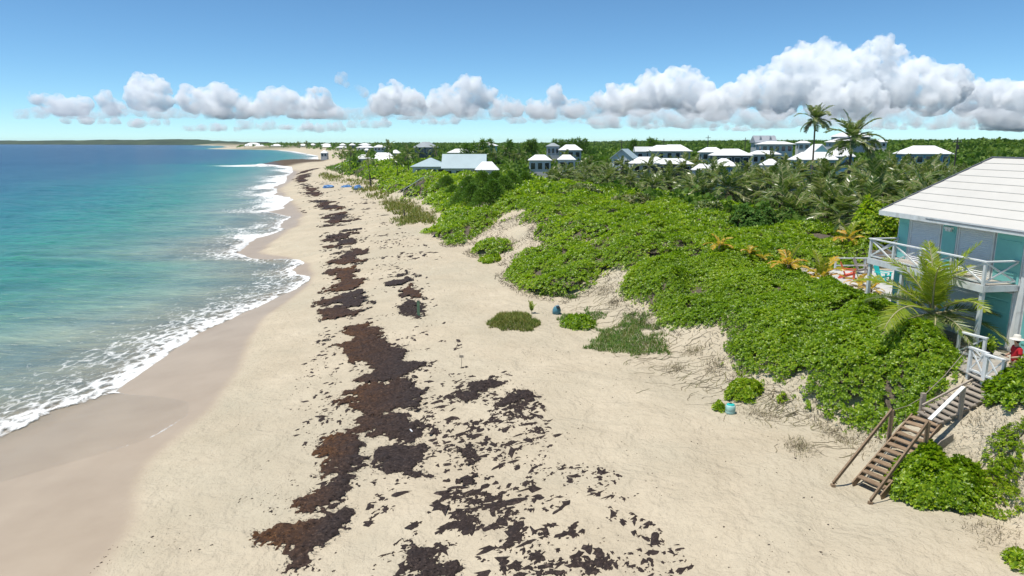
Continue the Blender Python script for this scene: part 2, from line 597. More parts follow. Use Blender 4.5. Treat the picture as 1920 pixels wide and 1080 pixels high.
h = q.math('ADD', q.noise(1.1, 5, 0.62, wv, 0.3), q.math('MULTIPLY', q.noise(0.16, 3, 0.6, wv, 0.4), 3.0))
bmp = q.bump(h, 0.85, 0.40)
body = q.bsdf(c, 0.25, 0.36, bmp)
tr = q.n('BsdfTransparent')
tr.inputs[0].default_value = (0.99, 0.99, 0.985, 1)
alpha = q.ramp(q.math('DIVIDE', q.math('ADD', of, 8.0), 24.0), [(0.0, (.0,) * 3), (0.28, (.05,) * 3), (0.35, (.26,) * 3), (0.45, (.62,) * 3), (0.75, (1, 1, 1))])
gl = q.n('BsdfGlossy')
gl.inputs['Roughness'].default_value = 0.12
q.l(q.bump(h, 0.12, 0.2), gl.inputs['Normal'])
m0 = q.n('MixShader')
q.l(alpha, m0.inputs[0]); q.l(tr.outputs[0], m0.inputs[1]); q.l(body, m0.inputs[2])
# foam lace
fv = q.n('Mapping')
fv.inputs['Scale'].default_value = (1.3, 0.75, 1)
q.l(p, fv.inputs['Vector'])
wn = q.noise(1.0, 5, 0.7, fv.outputs[0], 1.2)
vor = q.n('TexVoronoi', feature='DISTANCE_TO_EDGE')
vor.inputs['Scale'].default_value = 1.1
dv = q.n('VectorMath', operation='ADD')
q.l(fv.outputs[0], dv.inputs[0])
nv = q.n('TexNoise'); nv.inputs['Scale'].default_value = 1.5; nv.inputs['Detail'].default_value = 4
q.l(fv.outputs[0], nv.inputs['Vector'])
q.l(nv.outputs['Color'], dv.inputs[1])
q.l(dv.outputs[0], vor.inputs['Vector'])
lace = q.math('SUBTRACT', 0.32, q.math('MULTIPLY', vor.outputs['Distance'], 1.6))
fm = q.math('ADD', q.math('MULTIPLY', fo, 1.15), q.math('ADD', q.math('MULTIPLY', q.math('SUBTRACT', wn, 0.62), 1.5), q.math('MULTIPLY', lace, 0.9)))
fmask = q.ramp(fm, [(0.34, (0, 0, 0)), (0.75, (.93, .93, .93))])
fmask = q.math('MULTIPLY', fmask, q.ramp(fo, [(0.03, (0, 0, 0)), (0.12, (1, 1, 1))]))
fs = q.bsdf((0.78, 0.78, 0.75), 0.8, 0.2, q.bump(wn, 0.6, 0.08))
m1 = q.n('MixShader')
q.l(fmask, m1.inputs[0]); q.l(m0.outputs[0], m1.inputs[1]); q.l(fs, m1.inputs[2])
# thin glossy skin of the swash
m2 = q.n('MixShader', i0=0.025)
q.l(m1.outputs[0], m2.inputs[1]); q.l(gl.outputs[0], m2.inputs[2])
SEA = q.done(m2.outputs[0])
sm = np_mesh('sea', np.stack([SX, OY, SZ], -1).reshape(-1, 3), quads, SEA, smooth=True, attrs={'off': offs, 'foam': foam})
tag(link('sea', sm), kind='structure')

# far shore across the bay -------------------------------------------------
q = NT('far_shore_green')
p = q.pos()
c = q.ramp(q.noise(0.012, 6, 0.65, p), [(0.35, (0.028, 0.045, 0.022)), (0.62, (0.06, 0.085, 0.035)), (0.8, (0.30, 0.25, 0.17))])
FARG = q.done(q.bsdf(c, 0.9, 0.1))
fx = np.linspace(-4300, -1150, 240)
prof = []
for k, zz in ((0, -2.0), (40, 3.0), (160, 1.0), (420, 0.6), (700, -3)):
    yb = 4700 - (fx + 4300) * 0.55
    if k == 0:
        z = np.full_like(fx, -2.0)
    else:
        f = {40: .25, 160: .8, 420: 1.0, 700: .0}[k]
        z = (9 + 20 * fbm(fx / 420, fx * 0 + .3, 51, 3) * sstep((-1150 - fx) / 500) + 5 * (fbm(fx / 45, fx * 0 + k, 52, 3))) * f - (3 if k == 700 else 0)
    prof.append(np.stack([fx, yb + k, z], -1))
Vf = np.stack(prof, 0)
a, b = Vf.shape[:2]
idx = np.arange(a * b).reshape(a, b)
quads = np.stack([idx[:-1, :-1], idx[:-1, 1:], idx[1:, 1:], idx[1:, :-1]], -1).reshape(-1, 4)
tag(link('far_shore', np_mesh('far_shore', Vf.reshape(-1, 3), quads, FARG, smooth=True)), kind='structure')

# ------------------------------------------------------------------ polygons on the ground
def inside(x, y, poly):
    x = np.asarray(x); y = np.asarray(y)
    r = np.zeros(x.shape, bool)
    n = len(poly)
    for i in range(n):
        x0, y0 = poly[i]; x1, y1 = poly[(i + 1) % n]
        if y0 == y1: continue
        c = ((y0 > y) != (y1 > y)) & (x < (x1 - x0) * (y - y0) / (y1 - y0) + x0)
        r ^= c
    return r


def sdist(x, y, poly):
    """signed distance, positive inside"""
    d = np.full(np.shape(x), 1e9)
    n = len(poly)
    for i in range(n):
        x0, y0 = poly[i]; x1, y1 = poly[(i + 1) % n]
        ex, ey = x1 - x0, y1 - y0
        t = np.clip(((x - x0) * ex + (y - y0) * ey) / max(ex * ex + ey * ey, 1e-9), 0, 1)
        d = np.minimum(d, np.hypot(x - x0 - t * ex, y - y0 - t * ey))
    return np.where(inside(x, y, poly), d, -d)


def W(pts):
    return [P(*p) for p in pts]


# ------------------------------------------------------------------ sargassum
q = NT('seaweed')
p = q.pos()
fr = q.attr('fresh')
n = q.noise(9, 6, 0.75, p, 0.6)
n2 = q.noise(1.2, 4, 0.6, p)
old = q.ramp(n, [(0.3, (0.012, 0.009, 0.008)), (0.55, (0.040, 0.027, 0.023)), (0.78, (0.17, 0.125, 0.10))])
new = q.ramp(n, [(0.3, (0.035, 0.014, 0.005)), (0.55, (0.105, 0.045, 0.014)), (0.78, (0.34, 0.165, 0.055))])
f = q.math('MULTIPLY', fr, q.ramp(n2, [(0.3, (.3, .3, .3)), (0.6, (1, 1, 1))]), clamp=True)
WEED = q.done(q.bsdf(q.mix(f, old, new), 0.75, 0.25, q.bump(n, 0.9, 0.06)))


LOOSE = []


def weed_grid(poly, res, seed, amp, nsc, thick, pad=0.6, bias=0.0, fresh=None):
    xs = [a for a, b in poly]; ys_ = [b for a, b in poly]
    gx = np.arange(min(xs) - pad, max(xs) + pad, res)
    gy = np.arange(min(ys_) - pad, max(ys_) + pad, res * (1.0 if max(ys_) < 60 else 1.6))
    X, Y = np.meshgrid(gx, gy)
    X = X + (rng.random(X.shape) - .5) * res * .5
    Y = Y + (rng.random(Y.shape) - .5) * res * .5
    sdv = sdist(X, Y, poly)
    nn = fbm(X / nsc, Y / nsc, seed, 5)
    m = sdv * .8 + (nn - .5) * amp * 1.5 + (fbm(X / (nsc * .22), Y / (nsc * .3), seed + 3, 3) - .5) * amp * .9 + bias
    h = np.clip(m * 0.35, 0, thick) * (0.25 + 1.5 * fbm(X / .22, Y / .22, seed + 9, 3))
    Z = ground(X, Y) + np.where(m > 0, h + 0.006, -0.03)
    keep = m > -0.03
    ny, nx = X.shape
    idx = np.arange(ny * nx).reshape(ny, nx)
    qk = (keep[:-1, :-1] & keep[:-1, 1:] & keep[1:, 1:] & keep[1:, :-1])
    quads = np.stack([idx[:-1, :-1], idx[:-1, 1:], idx[1:, 1:], idx[1:, :-1]], -1)[qk]
    lab_ = np.where(keep, idx, ny * nx + 1)                 # largest connected piece is the mat, the rest are scraps
    L0 = np.full((ny, nx), ny * nx + 5)
    on = np.zeros((ny, nx), bool)
    for c_ in range(4):
        on.ravel()[quads[:, c_]] = True
    L0[on] = idx[on]
    jx_ = qk
    for it in range(400):
        m4 = np.minimum(np.minimum(L0[:-1, :-1], L0[:-1, 1:]), np.minimum(L0[1:, 1:], L0[1:, :-1]))
        m4 = np.where(jx_, m4, ny * nx + 5)
        L1 = L0.copy()
        for sl_ in ((slice(0, -1), slice(0, -1)), (slice(0, -1), slice(1, None)), (slice(1, None), slice(1, None)), (slice(1, None), slice(0, -1))):
            L1[sl_] = np.minimum(L1[sl_], m4)
        if (L1 == L0).all(): break
        L0 = L1
    ql = L0.ravel()[quads[:, 0]]
    vals, cnt = np.unique(ql, return_counts=True)
    big = vals[np.argmax(cnt)]
    Vall = np.stack([X, Y, Z], -1).reshape(-1, 3)
    rest = quads[ql != big]
    if len(rest):
        u_ = np.unique(rest); rm_ = np.full(ny * nx, -1); rm_[u_] = np.arange(len(u_))
        LOOSE.append((Vall[u_], rm_[rest]))
    quads = quads[ql == big]
    used = np.unique(quads)
    remap = np.full(ny * nx, -1); remap[used] = np.arange(len(used))
    V = np.stack([X, Y, Z], -1).reshape(-1, 3)[used]
    fr = fresh(X, Y, sdv) if fresh else np.zeros_like(X)
    return V, remap[quads], fr.ravel()[used]


def seaward(poly):
    xm = min(a for a, b in poly); xM = max(a for a, b in poly)
    return lambda X, Y, s: np.clip(1.15 - (X - xm) / max(0.7 * (xM - xm), .5), 0, 1)


none = lambda X, Y, s: np.zeros_like(X)
MATS = [
    ('tongue of brown seaweed reaching seaward past the long rust brown mat', [(490, 1012), (500, 990), (560, 976), (610, 968), (662, 958), (655, 985), (618, 1005), (600, 1030), (585, 1055), (555, 1062), (530, 1045), (545, 1025), (520, 1020)], 0.05, 0.9, 0.9, 1),
    ('long rust brown seaweed mat curling beside a bare strip of sand', [(548, 950), (560, 935), (612, 908), (600, 880), (594, 852), (612, 825), (640, 815), (692, 830), (684, 868), (668, 900), (645, 925), (612, 955), (580, 962)], 0.05, 0.9, 0.8, 1),
    ('round dark seaweed mat with a small hole of bare sand', [(700, 850), (715, 838), (760, 828), (795, 832), (800, 862), (785, 880), (800, 895), (760, 896), (720, 882), (702, 868)], 0.05, 0.7, 0.7, 0),
    ('broad black seaweed mat holding a scrap of white litter', [(655, 800), (690, 775), (740, 775), (800, 790), (800, 812), (760, 825), (690, 815), (640, 812)], 0.05, 0.8, 0.8, 0.4),
    ('ragged brown seaweed mat spreading in fingers towards the sea', [(650, 770), (655, 740), (690, 725), (760, 718), (800, 740), (790, 760), (740, 778), (700, 785)], 0.055, 1.5, 1.1, 0.7),
    ('widest seaweed mat, rust at its seaward edge and charcoal behind', [(612, 640), (640, 648), (650, 615), (690, 605), (718, 625), (735, 650), (765, 672), (800, 688), (780, 700), (750, 715), (700, 722), (655, 716), (690, 700), (680, 680), (640, 678), (650, 660)], 0.06, 1.3, 1.0, 0.8),
    ('leaf shaped black seaweed patch lying apart on the upper beach', [(848, 752), (868, 735), (885, 718), (935, 708), (948, 722), (915, 738), (880, 752)], 0.05, 0.8, 0.6, 0),
    ('broken black seaweed strip between the leaf shaped patch and the dune', [(940, 748), (965, 730), (1010, 742), (985, 752), (960, 785), (945, 770)], 0.05, 1.0, 0.6, 0),
    ('shaggy black seaweed clump with pale stalks showing', [(756, 1030), (775, 1018), (800, 1035), (800, 1050), (785, 1070), (760, 1055)], 0.045, 0.6, 0.5, 0),
    ('black seaweed patch next to the shaggy clump with pale stalks', [(795, 1075), (810, 1062), (850, 1055), (870, 1062), (840, 1085), (800, 1095)], 0.045, 0.7, 0.5, 0),
    ('crooked black seaweed bar wandering inland of the round mat', [(872, 830), (888, 850), (895, 880), (905, 900), (880, 912), (852, 905), (880, 895), (875, 870), (862, 845)], 0.045, 0.8, 0.5, 0),
    ('thin dark seaweed patch around the foot of the green post', [(748, 575), (765, 566), (785, 570), (800, 590), (780, 596), (755, 588)], 0.06, 1.2, 0.8, 0),
]
# beach wrack farther along the shore: strips about a centre line
TRAIL = [
    ('dark seaweed strip just past the widest mat', [(640, 598), (650, 575), (628, 560)], 2.2),
    ('rust and black seaweed strip abreast of the long swash lobe', [(640, 560), (655, 535), (640, 515), (650, 500)], 2.4),
    ('black seaweed strip inland of the notch in the waterline', [(640, 497), (662, 478), (640, 462)], 2.5),
    ('reddish seaweed strip beyond the notch in the waterline', [(650, 460), (640, 445), (655, 432)], 2.6),
    ('dark red seaweed strip where the beach starts to bend', [(600, 425), (640, 418), (625, 405), (640, 398)], 2.6),
    ('thin dark seaweed strip running on past the bend', [(645, 396), (615, 385), (600, 375)], 2.6),
    ('wavering seaweed strip abreast of the blue bundles', [(595, 370), (580, 355), (568, 345)], 2.8),
    ('seaweed strip short of the rocky point', [(568, 342), (565, 332), (575, 326)], 3.0),
    ('red brown seaweed strip running to the rocky point', [(560, 327), (580, 319), (600, 315)], 3.4),
    ('long thin seaweed line on the dry upper beach', [(775, 560), (772, 545), (740, 528), (760, 512), (757, 500)], 1.1),
]
for lab, poly, res, amp, nsc, fresh in MATS:
    wp = W(poly)
    V, Q, fr = weed_grid(wp, res, 100 + len(lab), amp * .8, nsc * 0.8, 0.10, bias=0.03 * amp, fresh=seaward(wp) if fresh else none)
    o = link('seaweed_mat', np_mesh('seaweed_mat', V, Q, WEED, smooth=False, attrs={'fresh': fr * fresh}))
    tag(o, lab, 'seaweed', 'mats of stranded seaweed')
for lab, line, wd in TRAIL:
    pts = W(line)
    L, Rr = [], []
    for i, (a, b) in enumerate(pts):
        dx = pts[min(i + 1, len(pts) - 1)][0] - pts[max(i - 1, 0)][0]
        dy = pts[min(i + 1, len(pts) - 1)][1] - pts[max(i - 1, 0)][1]
        l = math.hypot(dx, dy)
        k = wd * (0.5 if i in (0, len(pts) - 1) else 0.75)
        L.append((a - dy / l * k, b + dx / l * k)); Rr.append((a + dy / l * k, b - dx / l * k))
    wp = L + Rr[::-1]
    d = max(b for a, b in wp)
    V, Q, fr = weed_grid(wp, 0.055 + d * 0.0008, 200 + len(lab), 3.2, 1.6 + d * .006, 0.12, bias=-0.35 if d > 60 else -0.2, fresh=lambda X, Y, s: np.clip(fbm(X / 4, Y / 4, 3, 2) * 1.6 - .4, 0, 1))
    o = link('seaweed_strip', np_mesh('seaweed_strip', V, Q, WEED, attrs={'fresh': fr}))
    tag(o, lab, 'seaweed', 'strips of stranded seaweed along the beach')

# loose scraps: ragged lumps too many and too small to count
SC_V, SC_F, nv = [], [], 0


def scraps(n, gen, smin, smax, elong):
    global nv
    X, Y = gen(n)
    Z = ground(X, Y)
    for i in range(len(X)):
        d = max(Y[i], 18)
        s = rng.uniform(smin, smax) * (0.5 + rng.random() ** 2 * 1.3)
        k = 11
        a = rng.uniform(0, 6.28)
        e = rng.uniform(1, elong)
        th = np.arange(k) * 2 * math.pi / k + rng.uniform(-.3, .3, k)
        rr = s * rng.uniform(0.15, 1.25, k)
        ca, sa = math.cos(a * .35), math.sin(a * .35)
        lx, ly = rr * np.cos(th) * e, rr * np.sin(th)
        V = np.zeros((k + 1, 3))
        V[:k, 0] = X[i] + lx * ca - ly * sa
        V[:k, 1] = Y[i] + lx * sa + ly * ca
        V[:k, 2] = Z[i] - 0.015
        V[k] = (X[i] + rng.uniform(-.2, .2) * s, Y[i], Z[i] + min(.3 * s, .09) + .01)
        SC_V.append(V)
        SC_F.append(np.array([(j, (j + 1) % k, k) for j in range(k)]) + nv)
        nv += k + 1


def gen_poly(px, clump, seed, thr):
    wp = W(px)
    x0, x1 = min(a for a, b in wp), max(a for a, b in wp)
    y0, y1 = min(b for a, b in wp), max(b for a, b in wp)

    def g(n):
        X = rng.uniform(x0, x1, n * 6); Y = rng.uniform(y0, y1, n * 6)
        k = inside(X, Y, wp) & (fbm(X / clump, Y / clump, seed, 4) > thr)
        return X[k][:n], Y[k][:n]
    return g


scraps(900, gen_poly([(690, 1085), (700, 900), (800, 880), (830, 770), (1000, 760), (1060, 830), (1180, 900), (1330, 1085)], 1.1, 301, 0.52), .03, .13, 2.6)
scraps(420, gen_poly([(740, 1085), (760, 1000), (860, 900), (980, 880), (1180, 1085)], 0.8, 302, 0.58), .08, .20, 2.2)
scraps(500, gen_poly([(780, 820), (860, 640), (1010, 740), (1040, 800), (900, 900)], 1.2, 303, 0.50), .05, .16, 2.6)
scraps(500, gen_poly([(600, 1000), (540, 760), (600, 620), (800, 620), (860, 780), (720, 1000)], 0.9, 304, 0.5), .04, .15, 2.4)
scraps(350, gen_poly([(480, 1080), (470, 1000), (560, 860), (540, 740), (590, 640), (640, 640), (640, 1085)], 0.8, 305, 0.55), .02, .08, 2.5)
scraps(500, gen_poly([(600, 640), (600, 480), (780, 480), (860, 640)], 1.6, 306, 0.5), .05, .16, 3)
scraps(500, gen_poly([(600, 480), (600, 400), (700, 400), (860, 490)], 2.5, 307, 0.5), .08, .26, 3)
scraps(350, gen_poly([(560, 400), (560, 335), (640, 345), (760, 405), (640, 405)], 4, 308, 0.5), .12, .4, 3)
scraps(260, gen_poly([(160, 1085), (250, 960), (560, 700), (640, 700), (480, 1085)], 1.4, 309, 0.6), .015, .045, 2)
scraps(500, gen_poly([(900, 1085), (860, 660), (1100, 640), (1560, 880), (1900, 1085)], 1.2, 310, 0.52), .012, .045, 2)
for v_, q_ in LOOSE:
    SC_V.append(v_)
    SC_F.append(np.concatenate([q_[:, [0, 1, 2]], q_[:, [0, 2, 3]]]) + nv)
    nv += len(v_)
SV = np.concatenate(SC_V); SF = np.concatenate(SC_F)
# loose strands that fray the edges of the mats
for v_ in [o_.data for o_ in bpy.data.objects if o_.name.startswith('seaweed_')]:
    co = np.empty(len(v_.vertices) * 3, np.float32); v_.vertices.foreach_get('co', co); co = co.reshape(-1, 3)
    far = co[:, 1].mean()
    n_ = int(min(len(co) * .25, 2600 if far < 60 else 700))
    pk = co[rng.integers(0, len(co), n_)] + np.concatenate([rng.normal(0, .13 + far * .001, (n_, 2)), np.zeros((n_, 1))], 1)
    pk[:, 2] = np.maximum(pk[:, 2], ground(pk[:, 0], pk[:, 1]) + .012)
    a_ = rng.uniform(0, 6.28, n_); l_ = rng.uniform(.04, .15, n_) * (1 + far * .012)
    dv_ = np.stack([np.cos(a_) * l_, np.sin(a_) * l_ * .7, rng.uniform(0, .35, n_) * l_], -1)
    wv_ = np.stack([-np.sin(a_), np.cos(a_), np.zeros(n_)], -1) * (.010 + far * .0002)
    SVx = np.stack([pk - wv_, pk + wv_, pk + dv_], 1).reshape(-1, 3)
    SF = np.concatenate([SF, np.arange(n_ * 3).reshape(-1, 3) + len(SV)]); SV = np.concatenate([SV, SVx])
o = link('seaweed_scraps', np_mesh('seaweed_scraps', SV, SF, WEED, attrs={'fresh': np.zeros(len(SV))}))
tag(o, 'small dark seaweed scraps scattered over the sand', 'seaweed', kind='stuff')

# ------------------------------------------------------------------ dune shrubs
VEG_POLY = [
    W([(1700, 802), (1650, 808), (1592, 792), (1556, 748), (1500, 710), (1440, 698), (1376, 682), (1360, 625), (1330, 602), (1278, 615), (1238, 615), (1206, 575), (1165, 548), (1180, 522), (1110, 508), (1075, 494), (1040, 478), (1012, 452), (1000, 432), (960, 418)])
    + [(-4, 100), (4, 132), (17, 104), (28, 80), (29, 60), (22, 49), (18.4, 46.5), (17.7, 44), (17.6, 37), (17.9, 31), (17.6, 27.5), (16.6, 25.2), (15.0, 24.4)],
    W([(943, 490), (950, 524), (1000, 550), (1060, 565), (1106, 548), (1114, 510), (1060, 484), (990, 474)]),
    W([(885, 478), (922, 482), (958, 470), (950, 455), (905, 452)]),
    W([(792, 434), (846, 463), (882, 457), (905, 446), (1000, 428), (962, 404), (900, 398), (832, 404), (822, 426)]),
    W([(846, 408), (812, 392), (786, 372), (757, 376), (722, 362), (704, 350), (716, 340)]) + [(-42, 230), (0, 200), (6, 125), (-2, 98)],
    W([(712, 340), (690, 336), (655, 328), (628, 317)]) + [(-72, 300), (-66, 326), (-30, 320), (-10, 260), (-12, 205), (-30, 195)],
    [(19.0, 45.7), (20, 49), (24, 56), (31, 58), (40, 52), (42, 44), (34, 40), (28.5, 41), (28.5, 45.7)],
]
BARE = [W([(1265, 545), (1300, 528), (1335, 535), (1325, 562), (1285, 572)]), W([(1085, 470), (1130, 462), (1150, 476), (1110, 486)]), W([(1390, 610), (1425, 600), (1430, 622), (1400, 630)]), W([(935, 402), (985, 392), (1010, 400), (960, 414)]), W([(1490, 650), (1520, 640), (1525, 660)]),
        W([(850, 398), (868, 392), (862, 402)]), W([(925, 430), (1000, 420), (1015, 436), (955, 440)])]
gx = np.arange(-84, 62, 0.4); gy = np.arange(17, 330, 0.4)
VX, VY = np.meshgrid(gx, gy)
jx = VX + (fbm(VX / 1.6, VY / 1.6, 401, 3) - .5) * 1.8
jy = VY + (fbm(VX / 1.6, VY / 1.6, 402, 3) - .5) * 1.8
M = np.zeros(VX.shape)
for pl in VEG_POLY:
    M[inside(jx, jy, pl)] = 1
for pl in BARE:
    M[inside(jx, jy, pl)] = 0
M[(fbm(VX / 2.2, VY / 2.2, 403, 3) < 0.325)] = 0            # gaps with bare twigs


def blur(A, r):
    for ax in (0, 1):
        c = np.cumsum(np.pad(A, [(r + 1, r) if i == ax else (0, 0) for i in (0, 1)], mode='edge'), axis=ax)
        n = A.shape[ax]
        A = (np.take(c, np.arange(2 * r + 1, n + 2 * r + 1), ax) - np.take(c, np.arange(0, n), ax)) / (2 * r + 1)
    return A


MB3 = blur(blur(M, 2), 2)
HV = np.clip((MB3 - 0.38) / 0.5, 0, 1) ** 0.6 * (0.12 + 1.7 * fbm(VX / 3.0, VY / 3.0, 410, 3) ** 1.3 + 0.75 * (fbm(VX / 0.9, VY / 0.9, 411, 2) - .5))
HV = np.maximum(HV, 0)
DENSE = np.clip((MB3 - 0.38) / 0.2, 0, 1)


def samp(A, x, y):
    i = np.clip((np.asarray(x) - gx[0]) / 0.4, 0, len(gx) - 1.001); j = np.clip((np.asarray(y) - gy[0]) / 0.4, 0, len(gy) - 1.001)
    i0 = i.astype(int); j0 = j.astype(int); fi = i - i0; fj = j - j0
    return (A[j0, i0] * (1 - fi) + A[j0, i0 + 1] * fi) * (1 - fj) + (A[j0 + 1, i0] * (1 - fi) + A[j0 + 1, i0 + 1] * fi) * fj


SHRUB = leaf('shrub_leaf', [(0.20, (0.075, 0.155, 0.008)), (0.36, (0.17, 0.29, 0.011)), (0.54, (0.27, 0.40, 0.016)), (0.68, (0.40, 0.47, 0.03)), (0.78, (0.34, 0.30, 0.08))], 0.44, 0.36, 0.45, 0.22, 0.6)
TWIG_GAP = paint('twig_gap_shade', (0.12, 0.095, 0.07), 0.9, 0.55, 9, dirt=(0.045, 0.06, 0.02), bump=0.9)  # twig colour; its dark blotches also paint shade into the thicket gaps
GRASSM = leaf('grass_blade', [(0.3, (0.09, 0.15, 0.02)), (0.5, (0.17, 0.19, 0.035)), (0.7, (0.26, 0.22, 0.07))], 0.25, 0.6, 0.2, 0.8, 0.5, 1.2)


def rosettes(C, N, size, nleaf, tilt=(0.05, 0.75), wide=0.42):
    """whorls of spoon shaped leaves: C centres (n,3), N axes (n,3), size (n,)"""
    n = len(C)
    N = N / np.linalg.norm(N, axis=1, keepdims=True)
    ref = np.tile([0.31, 0.77, 0.55], (n, 1))
    U = np.cross(N, ref); U /= np.linalg.norm(U, axis=1, keepdims=True)
    Wv = np.cross(N, U)
    k = nleaf
    ang = rng.uniform(0, 6.28, (n, 1)) + np.arange(k) * 2.4 + rng.uniform(-.4, .4, (n, k))
    el = rng.uniform(tilt[0], tilt[1], (n, k))
    D = (U[:, None] * np.cos(ang)[..., None] + Wv[:, None] * np.sin(ang)[..., None])
    S = (-U[:, None] * np.sin(ang)[..., None] + Wv[:, None] * np.cos(ang)[..., None])
    A = D * np.cos(el)[..., None] + N[:, None] * np.sin(el)[..., None]
    Nn = -D * np.sin(el)[..., None] + N[:, None] * np.cos(el)[..., None]
    L = (size[:, None] * rng.uniform(.7, 1.2, (n, k)))[..., None]
    c = C[:, None]
    b = c + A * L * 0.08
    m1 = c + A * L * 0.68 + S * L * wide * .5 + Nn * L * 0.10
    m2 = c + A * L * 0.68 - S * L * wide * .5 + Nn * L * 0.10
    t = c + A * L - Nn * L * 0.05
    V = np.stack([b, m1, t, m2], 2).reshape(-1, 3)
    i = np.arange(n * k)[:, None] * 4
    T = np.concatenate([i + np.array([[0, 1, 2]]), i + np.array([[0, 2, 3]])], 1).reshape(-1, 3)
    return V, T


def canopy_pts(n, x0, x1, y0, y1, ok):
    X = rng.uniform(x0, x1, n); Y = rng.uniform(y0, y1, n)
    k = ok(X, Y) & (rng.random(n) < samp(DENSE, X, Y)) & (fbm(X / (.75 + Y * .006), Y / (.75 + Y * .006), 415, 3) > .30 + .07 * rng.random(n))
    X, Y = X[k], Y[k]
    h = samp(HV, X, Y)
    Z = ground(X, Y) + h
    e = 0.35
    zx = ground(X + e, Y) + samp(HV, X + e, Y) - Z
    zy = ground(X, Y + e) + samp(HV, X, Y + e) - Z
    N = np.stack([-zx / e, -zy / e, np.ones_like(Z)], -1)
    N[:, :2] = np.clip(N[:, :2], -1.4, 1.4)
    N += rng.normal(0, .28, N.shape)
    C = np.stack([X, Y, Z], -1)
    C += rng.normal(0, .05, C.shape)
    C[:, 2] -= rng.random(len(X)) ** 3 * np.minimum(h, .4) * .8
    return C, N


VV, TT, off_ = [], [], 0
MI = []


def put(V, T, mi=0):
    global off_
    VV.append(V); TT.append(T + off_); MI.append(np.full(len(T), mi)); off_ += len(V)


for (n, x0, x1, y0, y1, sz, nl) in [(78000, 5, 21, 22, 46, .130, 8), (38000, -4, 24, 36, 60, .18, 7), (31000, -9, 31, 56, 88, .27, 6), (19000, -16, 30, 84, 135, .44, 5), (13000, -46, 6, 92, 235, .70, 5), (9000, -84, 6, 190, 330, 1.1, 5), (3000, 19, 43, 40, 46, .22, 8)]:
    lo = {22: 0, 36: 44, 56: 58, 84: 86, 92: 86, 190: 190, 40: 40}[y0]
    hi = {22: 46, 36: 60, 56: 88, 84: 135, 92: 235, 190: 330, 40: 46}[y0]
    ok = (lambda X, Y, lo=lo, hi=hi: (Y >= lo) & (Y < hi))
    C, N = canopy_pts(n, x0, x1, y0, y1, ok)
    s = sz * rng.uniform(.75, 1.25, len(C))
    put(*rosettes(C, N, s, nl, wide=.5))
# twig-coloured sheet under the leaves, toned dark to put shade into the gaps
step = 3
cx, cyy = VX[::step, ::step], VY[::step, ::step]
ch = HV[::step, ::step]
cz = ground(cx, cyy) + np.maximum(ch * 0.72 - 0.10, -0.05)
keep = ch > 0.12
ny, nx = cx.shape
idx = np.arange(ny * nx).reshape(ny, nx)
qk = keep[:-1, :-1] & keep[:-1, 1:] & keep[1:, 1:] & keep[1:, :-1]
Q = np.stack([idx[:-1, :-1], idx[:-1, 1:], idx[1:, 1:], idx[1:, :-1]], -1)[qk]
T2 = np.concatenate([Q[:, [0, 1, 2]], Q[:, [0, 2, 3]]])
put(np.stack([cx, cyy, cz], -1).reshape(-1, 3), T2, 1)
# twigs poking through gaps and along the eroded front
nt_ = 9000
X = rng.uniform(-8, 20, nt_ * 5); Y = rng.uniform(20, 80, nt_ * 5)
d = samp(MB3, X, Y)
k = (d > 0.12) & (d < 0.75)
X, Y = X[k][:nt_], Y[k][:nt_]
Z = ground(X, Y) - .03
dirs = rng.normal(0, 1, (len(X), 3)); dirs[:, 2] = np.abs(dirs[:, 2]) * .6 + .15
dirs /= np.linalg.norm(dirs, axis=1, keepdims=True)
ln = rng.uniform(.15, .7, len(X))[:, None]
a = np.stack([X, Y, Z], -1)
b = a + dirs * ln
sd_ = np.cross(dirs, rng.normal(0, 1, dirs.shape)); sd_ /= np.linalg.norm(sd_, axis=1, keepdims=True)
sd_ *= 0.011 + 0.0002 * Y[:, None]
V = np.stack([a - sd_, a + sd_, b], 1).reshape(-1, 3)
put(V, np.arange(len(V)).reshape(-1, 3), 1)
me = np_mesh('dune_shrubs', np.concatenate(VV), np.concatenate(TT), [SHRUB, TWIG_GAP], np.concatenate(MI))
tag(link('dune_shrubs', me), 'dense bright green beach shrub thicket covering the dune', 'shrubs', kind='stuff')


# single bushes -------------------------------------------------------------
def bush(name, label, cx, cy, rx, ry, h, n, size, cat='bush', group=None, mat=None, nl=9):
    t = empty(name, (cx, cy, g1(cx, cy)))
    th = rng.uniform(0, 6.28, n); r = np.sqrt(rng.random(n))
    wob = 0.55 + 0.9 * fbm(np.cos(th) * 1.8 + cx, np.sin(th) * 1.8 + cy, 77, 3)
    X = r * np.cos(th) * rx * wob; Y = r * np.sin(th) * ry * wob
    prof = np.sqrt(np.clip(1 - r ** 2, 0.02, 1))
    top = h * prof * (.35 + 1.3 * fbm((X + cx) / (.5 * rx + .1), (Y + cy) / (.5 * rx + .1), 78, 3))
    gz = ground(X + cx, Y + cy) - g1(cx, cy)
    Z = gz + top * (1 - rng.random(n) ** 2 * .8) + .03
    C = np.stack([X, Y, Z], -1)
    N = np.stack([X / rx, Y / ry, np.full(n, .8)], -1) + rng.normal(0, .3, (n, 3))
    V, T = rosettes(C, N, size * rng.uniform(.7, 1.25, n), nl, wide=.5)
    link('foliage', np_mesh('foliage', V, T, mat or SHRUB), t)
    mb = MB()
    for i in range(14):
        a = rng.uniform(0, 6.28); rr = rng.uniform(.3, .85)
        ex, ey = math.cos(a) * rx * rr, math.sin(a) * ry * rr
        gz1 = g1(cx + ex, cy + ey) - t.location.z
        mb.tube([(ex * .15, ey * .15, -0.05), (ex * .6, ey * .6, gz1 * .6 + h * .35), (ex, ey, gz1 + h * .55 * math.sqrt(1 - rr * rr))], [.025, .018, .008], 5)
    mb.build('stems', TWIG_GAP, t)
    return tag(t, label, cat, group)


